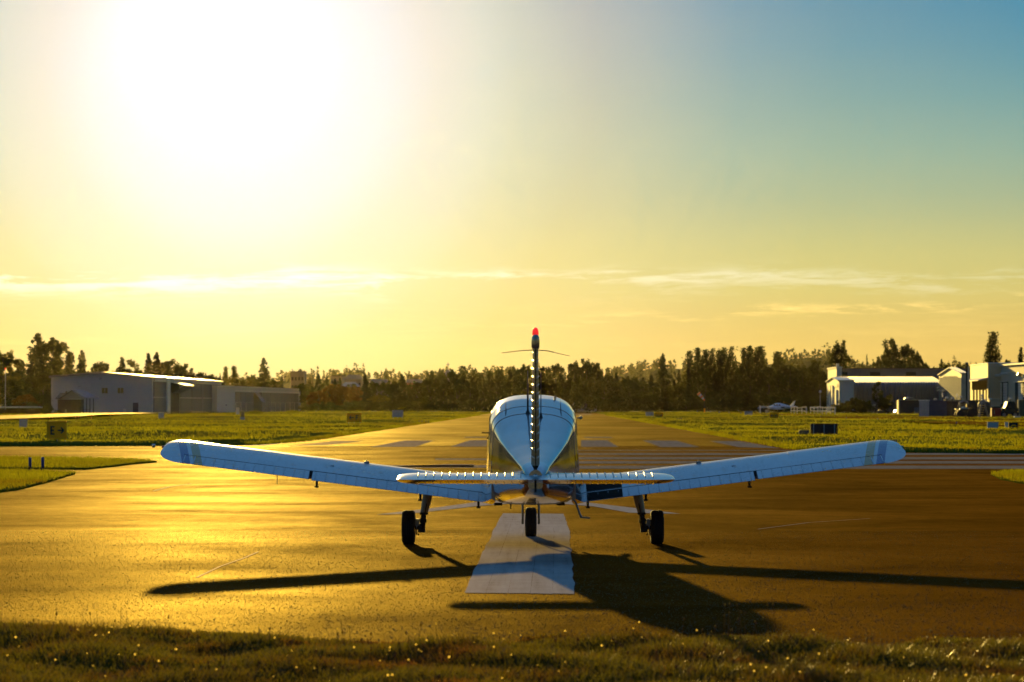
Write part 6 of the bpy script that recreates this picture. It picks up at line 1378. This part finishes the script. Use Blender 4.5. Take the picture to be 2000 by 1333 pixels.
T = [
 ('broad', 6, 680, 590, 64, 'pale airy broadleaf tree at the very left edge', gl_, M_PALE), ('conifer', 36, 712, 640, 26, 'narrow low spruce just right of the pale tree at the left edge', gl_), ('conifer', 74, 651, 650, 56, 'tallest spruce at the left, pointed crown behind the pavilion', gl_), ('broad', 104, 657, 655, 62, 'tall bushy tree touching the tallest left spruce', gl_), ('conifer', 134, 690, 650, 34, 'mid-height spruce right of the tall bushy tree', gl_), ('conifer', 160, 684, 655, 32, 'sharp spruce above the left eave of the big hangar', gl_),
 ('broad', 30, 742, 585, 74, 'low dark broadleaf tree under the pale tree at the left edge', gl_), ('broad', 84, 725, 600, 70, 'low broadleaf tree in front of the tallest spruce', gl_), ('broad', 132, 728, 610, 60, 'low broadleaf tree beside the hangar eave', gl_), ('broad', 52, 770, 575, 40, 'rounded low tree behind the conical cedar', gl_, M_AUT),
 ('broad', 200, 706, 650, 52, 'rounded tree above the hangar ridge', gl_), ('conifer', 238, 697, 660, 34, 'spruce over the hangar roof, left of the airy tree', gl_), ('sparse', 262, 700, 665, 42, 'airy pale tree over the middle of the hangar roof', gl_, M_PALE), ('conifer', 290, 690, 660, 28, 'pointed spruce above the hangar corner', gl_), ('conifer', 306, 688, 662, 32, 'second pointed spruce above the hangar corner', gl_), ('broad', 330, 700, 668, 58, 'broad dark tree over the hangar doors', gl_), ('broad', 352, 708, 668, 48, 'broad tree over the tilted hangar door', gl_), ('conifer', 374, 719, 672, 26, 'short spruce ending the hangar tree group', gl_), ('conifer', 388, 727, 675, 16, 'small spruce low over the hangar doors', gl_), ('conifer', 402, 729, 680, 12, 'thin small spruce right of the hangar tree group', gl_), ('broad', 418, 735, 680, 24, 'small round tree at the end of the big hangar roof', gl_), ('conifer', 430, 729, 690, 10, 'very thin spruce at the right end of the big hangar', gl_),
 ('poplar', 441, 717, 760, 16, 'left one of the two pale slim poplars above the hangar row', gm, M_PALE), ('poplar', 457, 716, 760, 17, 'right one of the two pale slim poplars above the hangar row', gm, M_PALE), ('broad', 470, 738, 750, 36, 'low rounded tree right of the two slim poplars', gm), ('broad', 494, 736, 750, 32, 'low rounded tree left of the lone tall spruce', gm), ('conifer', 515, 699, 740, 32, 'lone tall spruce standing above the hangar row', gm), ('broad', 535, 740, 745, 34, 'rounded tree right of the lone tall spruce', gm), ('conifer', 550, 735, 800, 20, 'spruce left of the tower block', gm),
]
hz = [('conifer', 604, 737, 760, 22), ('conifer', 622, 731, 760, 20), ('conifer', 638, 734, 770, 20), ('conifer', 654, 740, 770, 18), ('conifer', 664, 738, 760, 16), ('conifer', 592, 748, 740, 24)]
for a in hz: T.append((*a, 'hazy spruce in the row right of the hangar row', gm))
T += [('broad', 600, 756, 700, 34, 'low green tree touching the end of the hangar row', gm), ('broad', 622, 762, 690, 44, 'rounded low tree right of the hangar row', gm, M_AUT), ('broad', 648, 750, 700, 46, 'olive tree turning brown, left of two', gm, M_AUT), ('broad', 674, 754, 700, 44, 'olive tree turning brown, right of two', gm, M_AUT), ('broad', 692, 752, 720, 30, 'rust-tinged small tree before the brown roofs', gm, M_AUT),
 ('conifer', 714, 731, 730, 24, 'dark spruce standing before the long brown roof', gm), ('conifer', 767, 747, 715, 20, 'small pointed spruce among the dark low houses', gm), ('conifer', 785, 731, 725, 28, 'taller spruce right of the small pointed spruce', gm), ('broad', 740, 770, 700, 40, 'pale rounded bush-like tree before the dark houses', gm, M_PALE), ('broad', 700, 782, 690, 40, 'low leafy tree in the hollow before the houses', gm)]
for i, (px, top, w_) in enumerate(((843, 724, 36), (862, 727, 28), (884, 720, 34), (902, 716, 34), (924, 724, 30), (940, 729, 26), (956, 725, 30), (975, 722, 34))): T.append(('poplar' if px > 890 else 'broad', px, top, 690, w_, ORD[i] + ' dark leafy tree from the left in the upswept group left of the cabin', gb))
T.append(('conifer', 868, 728, 700, 26, 'dark spruce at the foot of the church gable', gb))
for i, (px, top, w_) in enumerate(((800, 780, 44), (838, 768, 60), (880, 772, 60), (925, 776, 60), (965, 780, 50))): T.append(('bush', px, top, 650, w_, ORD[i] + ' rounded bush from the left, below the trees left of the cabin', gb))
for px, top, w_ in ((1002, 715, 36), (1026, 709, 42), (1060, 716, 36)): T.append(('broad', px, top, 690, w_, 'dark tree right behind the aircraft fin', gb))
for px, top, w_, l_ in ((1086, 710, 44, 'dark leafy tree with two tops just right of the fin'), (1122, 703, 46, 'tall rounded tree with ragged top right of the fin'), (1146, 698, 48, 'tallest rounded tree right of the cabin, wind-blown top'), (1166, 708, 34, 'dark tree leaning right beside the tallest rounded one')): T.append(('broad', px, top, 680, w_, l_, gb))
for px, top in ((1186, 730), (1204, 727), (1222, 733), (1238, 736), (1256, 738), (1272, 732), (1196, 740), (1246, 744), (1328, 737), (1316, 740)): T.append(('conifer' if px % 4 == 0 else 'broad', px, top, 680, 34, 'low dark tree in the dip of the belt, left of the poplar row', gb))
T += [('conifer', 1294, 691, 670, 52, 'pyramid-shaped tall dark tree left of the poplar row', gb), ('conifer', 1326, 722, 680, 18, 'thin spruce between the pyramid tree and the poplars', gb)]
for i, (px, top, w_) in enumerate(((1348, 687, 26), (1363, 681, 24), (1378, 684, 24), (1392, 682, 24), (1404, 686, 22), (1414, 680, 24), (1429, 678, 24))): T.append(('poplar', px, top, 660, w_, ORD[i] + ' tall poplar from the left in the left block of the poplar row', gp))
for i, (px, top, w_) in enumerate(((1453, 681, 24), (1465, 677, 26), (1478, 680, 24), (1487, 678, 24))): T.append(('poplar', px, top, 660, w_, ORD[i] + ' tall poplar from the left in the right block of the poplar row', gp))
T += [('poplar', 1520, 688, 660, 30, 'ragged poplar standing alone right of the poplar row', gp), ('broad', 1502, 716, 655, 36, 'dark rounded tree right of the poplar row', gb), ('broad', 1543, 708, 655, 44, 'dark rounded tree under the hill, right of the lone poplar', gb), ('broad', 1568, 711, 650, 46, 'dark rounded tree below the hilltop', gb), ('broad', 1592, 703, 690, 42, 'dark tall tree left of the annex roof', gb), ('broad', 1606, 728, 680, 30, 'dark tree touching the annex', gb)]
for px in range(1010, 1615, 27): T.append(('bush', px + random.uniform(-6, 6), random.uniform(752, 772), 640 + random.uniform(-8, 8), 56, 'dense dark shrub filling the foot of the belt beyond the runway', 'shrubs along the foot of the dark belt'))
for px in range(1340, 1610, 22): T.append(('broad', px, random.uniform(716, 736), 668, 44, 'dark tree filling the belt below the poplar tops', 'trees filling the dark belt under the poplars'))
for px in range(1180, 1340, 24): T.append(('broad', px, random.uniform(742, 754), 668, 44, 'dark tree low in the belt before the hills', 'trees filling the belt before the hills'))
for px in range(840, 1180, 26): T.append(('broad', px, random.uniform(736, 748), 680, 44, 'dark tree filling the belt behind the aircraft', 'trees filling the belt behind the aircraft'))
for px in list(range(596, 840, 22)) + [10, 34, 66, 100]: T.append(('bush', px, random.uniform(779, 790), 655 if px > 200 else 560, 44, 'low shrub along the far edge of the left field', 'shrubs along the far edge of the left field'))
T += [('broad', 1640, 661, 900, 46, 'airy round tree behind the annex, sky through its crown', gr), ('broad', 1742, 661, 900, 52, 'large wind-blown tree with open crown behind the arched hut', gr), ('broad', 1768, 672, 900, 50, 'right half of the large wind-blown tree group', gr), ('broad', 1790, 684, 900, 36, 'bushy tree at the right of the wind-blown group', gr), ('broad', 1722, 694, 890, 44, 'darker tree at the left of the wind-blown group', gr), ('broad', 1752, 700, 890, 66, 'dense dark base tree of the wind-blown group', gr), ('broad', 1806, 708, 890, 26, 'small round tree trailing the wind-blown group', gr),
 ('poplar', 1939, 650, 860, 38, 'tall spire-shaped dark tree behind the tan building', gr), ('broad', 1966, 700, 860, 34, 'low tree right of the spire-shaped tree', gr), ('conifer', 1994, 678, 860, 34, 'dark tree cut by the right edge', gr), ('broad', 1846, 712, 700, 30, 'low bushy tree above the metal shed roof', gr), ('broad', 1872, 708, 700, 30, 'low tree behind the flue pipe', gr), ('broad', 1825, 714, 700, 26, 'little dark tree left of the metal shed', gr)]
for px in range(8, 428, 19): T.append(('broad', px + random.uniform(-4, 4), 716 + random.uniform(0, 16) + max(0, px - 330) * .12, 672 + random.uniform(-6, 6), 50, 'dark tree filling the wood behind the big hangar', 'trees filling the wood behind the big hangar'))
for px in range(590, 845, 20): T.append(('broad', px + random.uniform(-5, 5), random.uniform(742, 756), 740 + random.uniform(-8, 20), 40, 'hazy tree filling the slope before the town roofs', 'trees filling the slope before the town'))
for t in T:
    mat = t[7] if len(t) > 7 else None
    tree(t[0], t[1], t[2], t[3], t[4], t[5], t[6], mat, cat='bush' if t[0] == 'bush' else 'tree')
# shrubbery before the hut, and the clipped cedar by the pavilion
for px, top, Y, w_, l_ in ((1648, 777, 535, 40, 'low dense bush right of the white fence'), (1672, 770, 530, 44, 'leafy bush before the left end of the arched hut'), (1712, 744, 532, 34, 'tall young tree rising before the arched hut crest'), (1728, 762, 534, 40, 'bush right of the tall young tree'), (1690, 778, 528, 44, 'bush behind the tan skip'), (1660, 790, 522, 50, 'low spreading bush near the taxiway right of the white fence'), (1632, 786, 540, 30, 'small bush against the annex')):
    tree('bush' if top > 750 else 'sparse', px, top, Y, w_, l_, 'bushes before the arched hut', None, cat='bush' if top > 750 else 'tree')
tree('conifer', 92, 752, 474, 26, 'clipped dark cone-shaped cedar left of the pavilion', None, name='cedar_tree', cat='tree'); tree('bush', 92, 786, 472, 30, 'dark skirt of shrub under the cone-shaped cedar', None, cat='bush'); tree('bush', 112, 798, 470, 20, 'low dark shrub between the cedar and pavilion', None, cat='bush')

# ---- hills far off, with their woods
def ridge(name, prof, Y, depth, n=160):
    xs = np.linspace(prof[0][0], prof[-1][0], n); tops = np.interp(xs, [p[0] for p in prof], [p[1] for p in prof]); hh = np.maximum((HY - tops) * Y / FPX + CAMH, 0.5); V = []
    for f in np.linspace(-1, 1, 13): V.append(np.stack([X_at(xs, Y), np.full(n, Y + f * depth), hh * np.cos(f * math.pi / 2) ** 1.2 - .3], 1))
    V = np.array(V); idx = np.arange(13 * n).reshape(13, n); F = np.stack([idx[:-1, :-1].ravel(), idx[:-1, 1:].ravel(), idx[1:, 1:].ravel(), idx[1:, :-1].ravel()], 1)
    o = link_mesh(name, np_mesh(name, V.reshape(-1, 3), F, M_FAR, True)); tag(o, kind='structure')
    return xs, hh
hp_ = [(380, 790), (440, 752), (520, 745), (600, 741), (680, 739), (760, 740), (830, 742), (900, 738), (980, 732), (1060, 738), (1120, 742), (1180, 736), (1230, 728), (1280, 719), (1330, 720), (1400, 724), (1480, 716), (1540, 704), (1580, 697), (1610, 700), (1650, 722), (1720, 732), (1790, 736), (1830, 722), (1860, 724), (1900, 728), (1960, 732), (2040, 735), (2200, 745), (2400, 790)]
HYY = 2500
xs, hh = ridge('hills', hp_, HYY, 420)
def far_wood(name, xs, hh, Y, n, hmin, hmax, dy, px0=None, px1=None):
    P = []; S = []
    for _ in range(n):
        x = RNG.uniform(px0 or xs[0], px1 or xs[-1]); f = RNG.uniform(-dy, dy * .3); hb = float(np.interp(x, xs, hh)) * math.cos(f * math.pi / 2) ** 1.2 - .3; th = RNG.uniform(hmin, hmax) * (1.5 if RNG.uniform() < .08 else 1); m = 34
        z = RNG.uniform(.1, 1, m); con = RNG.uniform() < .35; r = th * (.22 * (1 - z) + .02 if con else .34 * np.sin(z * math.pi) ** .6); a = RNG.uniform(0, 6.28, m); q = RNG.uniform(.3, 1, m)
        P.append(np.stack([X_at(x, Y) + np.cos(a) * r * q, Y + f * 420 + np.sin(a) * r * q, hb + z * th], 1))
    V, F = leaf_quads(np.concatenate(P), 1.25); tag(link_mesh(name, np_mesh(name, V, F, M_FAR)), kind='stuff')
far_wood('hill_wood', xs, hh, HYY, 1100, 4.5, 8.5, .8)
for px, top, Y, w_, k_, l_ in ((700, 722, 1500, 12, 'conifer', 'hazy far spruce above the town roofs, left one'), (712, 719, 1500, 14, 'conifer', 'hazy far spruce above the town roofs, right one'), (672, 721, 1500, 10, 'conifer', 'small hazy spruce by the flat-roofed house'), (750, 716, 1500, 20, 'sparse', 'hazy tall clump of pale trees above the town'), (764, 722, 1500, 16, 'sparse', 'lower hazy pale tree beside the tall clump'), (812, 727, 1400, 28, 'sparse', 'hazy rounded trees above the red brown house'), (1693, 692, 1400, 14, 'conifer', 'hazy far spruce between the airy tree and the wind-blown group'), (1684, 706, 1400, 16, 'broad', 'hazy far round tree between the airy tree and the wind-blown group'), (1839, 701, 1700, 18, 'conifer', 'hazy pointed far tree above the metal shed'), (1896, 707, 1700, 10, 'conifer', 'small hazy pointed tree above the tan building'), (1880, 712, 1700, 14, 'broad', 'hazy far tree behind the flue pipe')):
    tree(k_, px, top, Y, w_, l_, 'hazy trees standing out beyond the belt', M_FAR)
# the wood behind the camera, seen only as a dark line in the polished skin
n = 9000; xb = RNG.uniform(-420, 420, n); zb2 = RNG.uniform(0, 1, n) * (11 + 5 * np.sin(xb / 23.0) + 4 * np.sin(xb / 9.0)); yb = RNG.uniform(-236, -215, n)
V, F = leaf_quads(np.stack([xb, yb, zb2], 1), 1.6); tag(link_mesh('wood_behind', np_mesh('wood_behind', V, F, M_BROAD)), kind='stuff')
# woods going on either side of the view
n = 30000; sd = np.where(RNG.uniform(0, 1, n) < .5, -1, 1); ys = RNG.uniform(330, 560, n); xs_ = sd * ys * RNG.uniform(.19, .62, n); zs = RNG.uniform(0, 1, n) * (12 + 4 * np.sin(xs_ / 11.0) + 3 * np.sin(xs_ / 4.3))
V, F = leaf_quads(np.stack([xs_, ys, zs], 1), 1.3); tag(link_mesh('side_wood', np_mesh('side_wood', V, F, M_BROAD)), kind='stuff')
# woodland floor and the mass of wood seen through the gaps
sheet('wood_floor', [(-170, 640), (150, 640), (260, 1000), (-290, 1000)], 0.30, M_SOIL)
n = 26000; Yw = RNG.uniform(705, 860, n); pw = RNG.uniform(590, 1620, n); hmax = np.interp(pw, [590, 820, 850, 1000, 1180, 1300, 1340, 1620], [10, 10, 33, 40, 30, 30, 62, 62]); zz = RNG.uniform(0, 1, n) ** .8 * hmax * Yw / FPX
V, F = leaf_quads(np.stack([X_at(pw, Yw), Yw, zz], 1), .75); tag(link_mesh('undergrowth', np_mesh('undergrowth', V, F, M_BROAD)), kind='stuff')
# ================================================================== evening air
mb = MB(); mb.box((0, 1650, 32), (2500, 3900, 66))
m, gg, o_ = new_mat('haze')
pv = gg.n('ShaderNodeVolumePrincipled'); pv.inputs['Color'].default_value = (0.98, 0.88, 0.62, 1); pv.inputs['Density'].default_value = 0.0000040; pv.inputs['Anisotropy'].default_value = 0.85
gg.nt.links.new(pv.outputs[0], o_.inputs[1])
hz = mb.build('haze', m); tag(hz, kind='stuff')
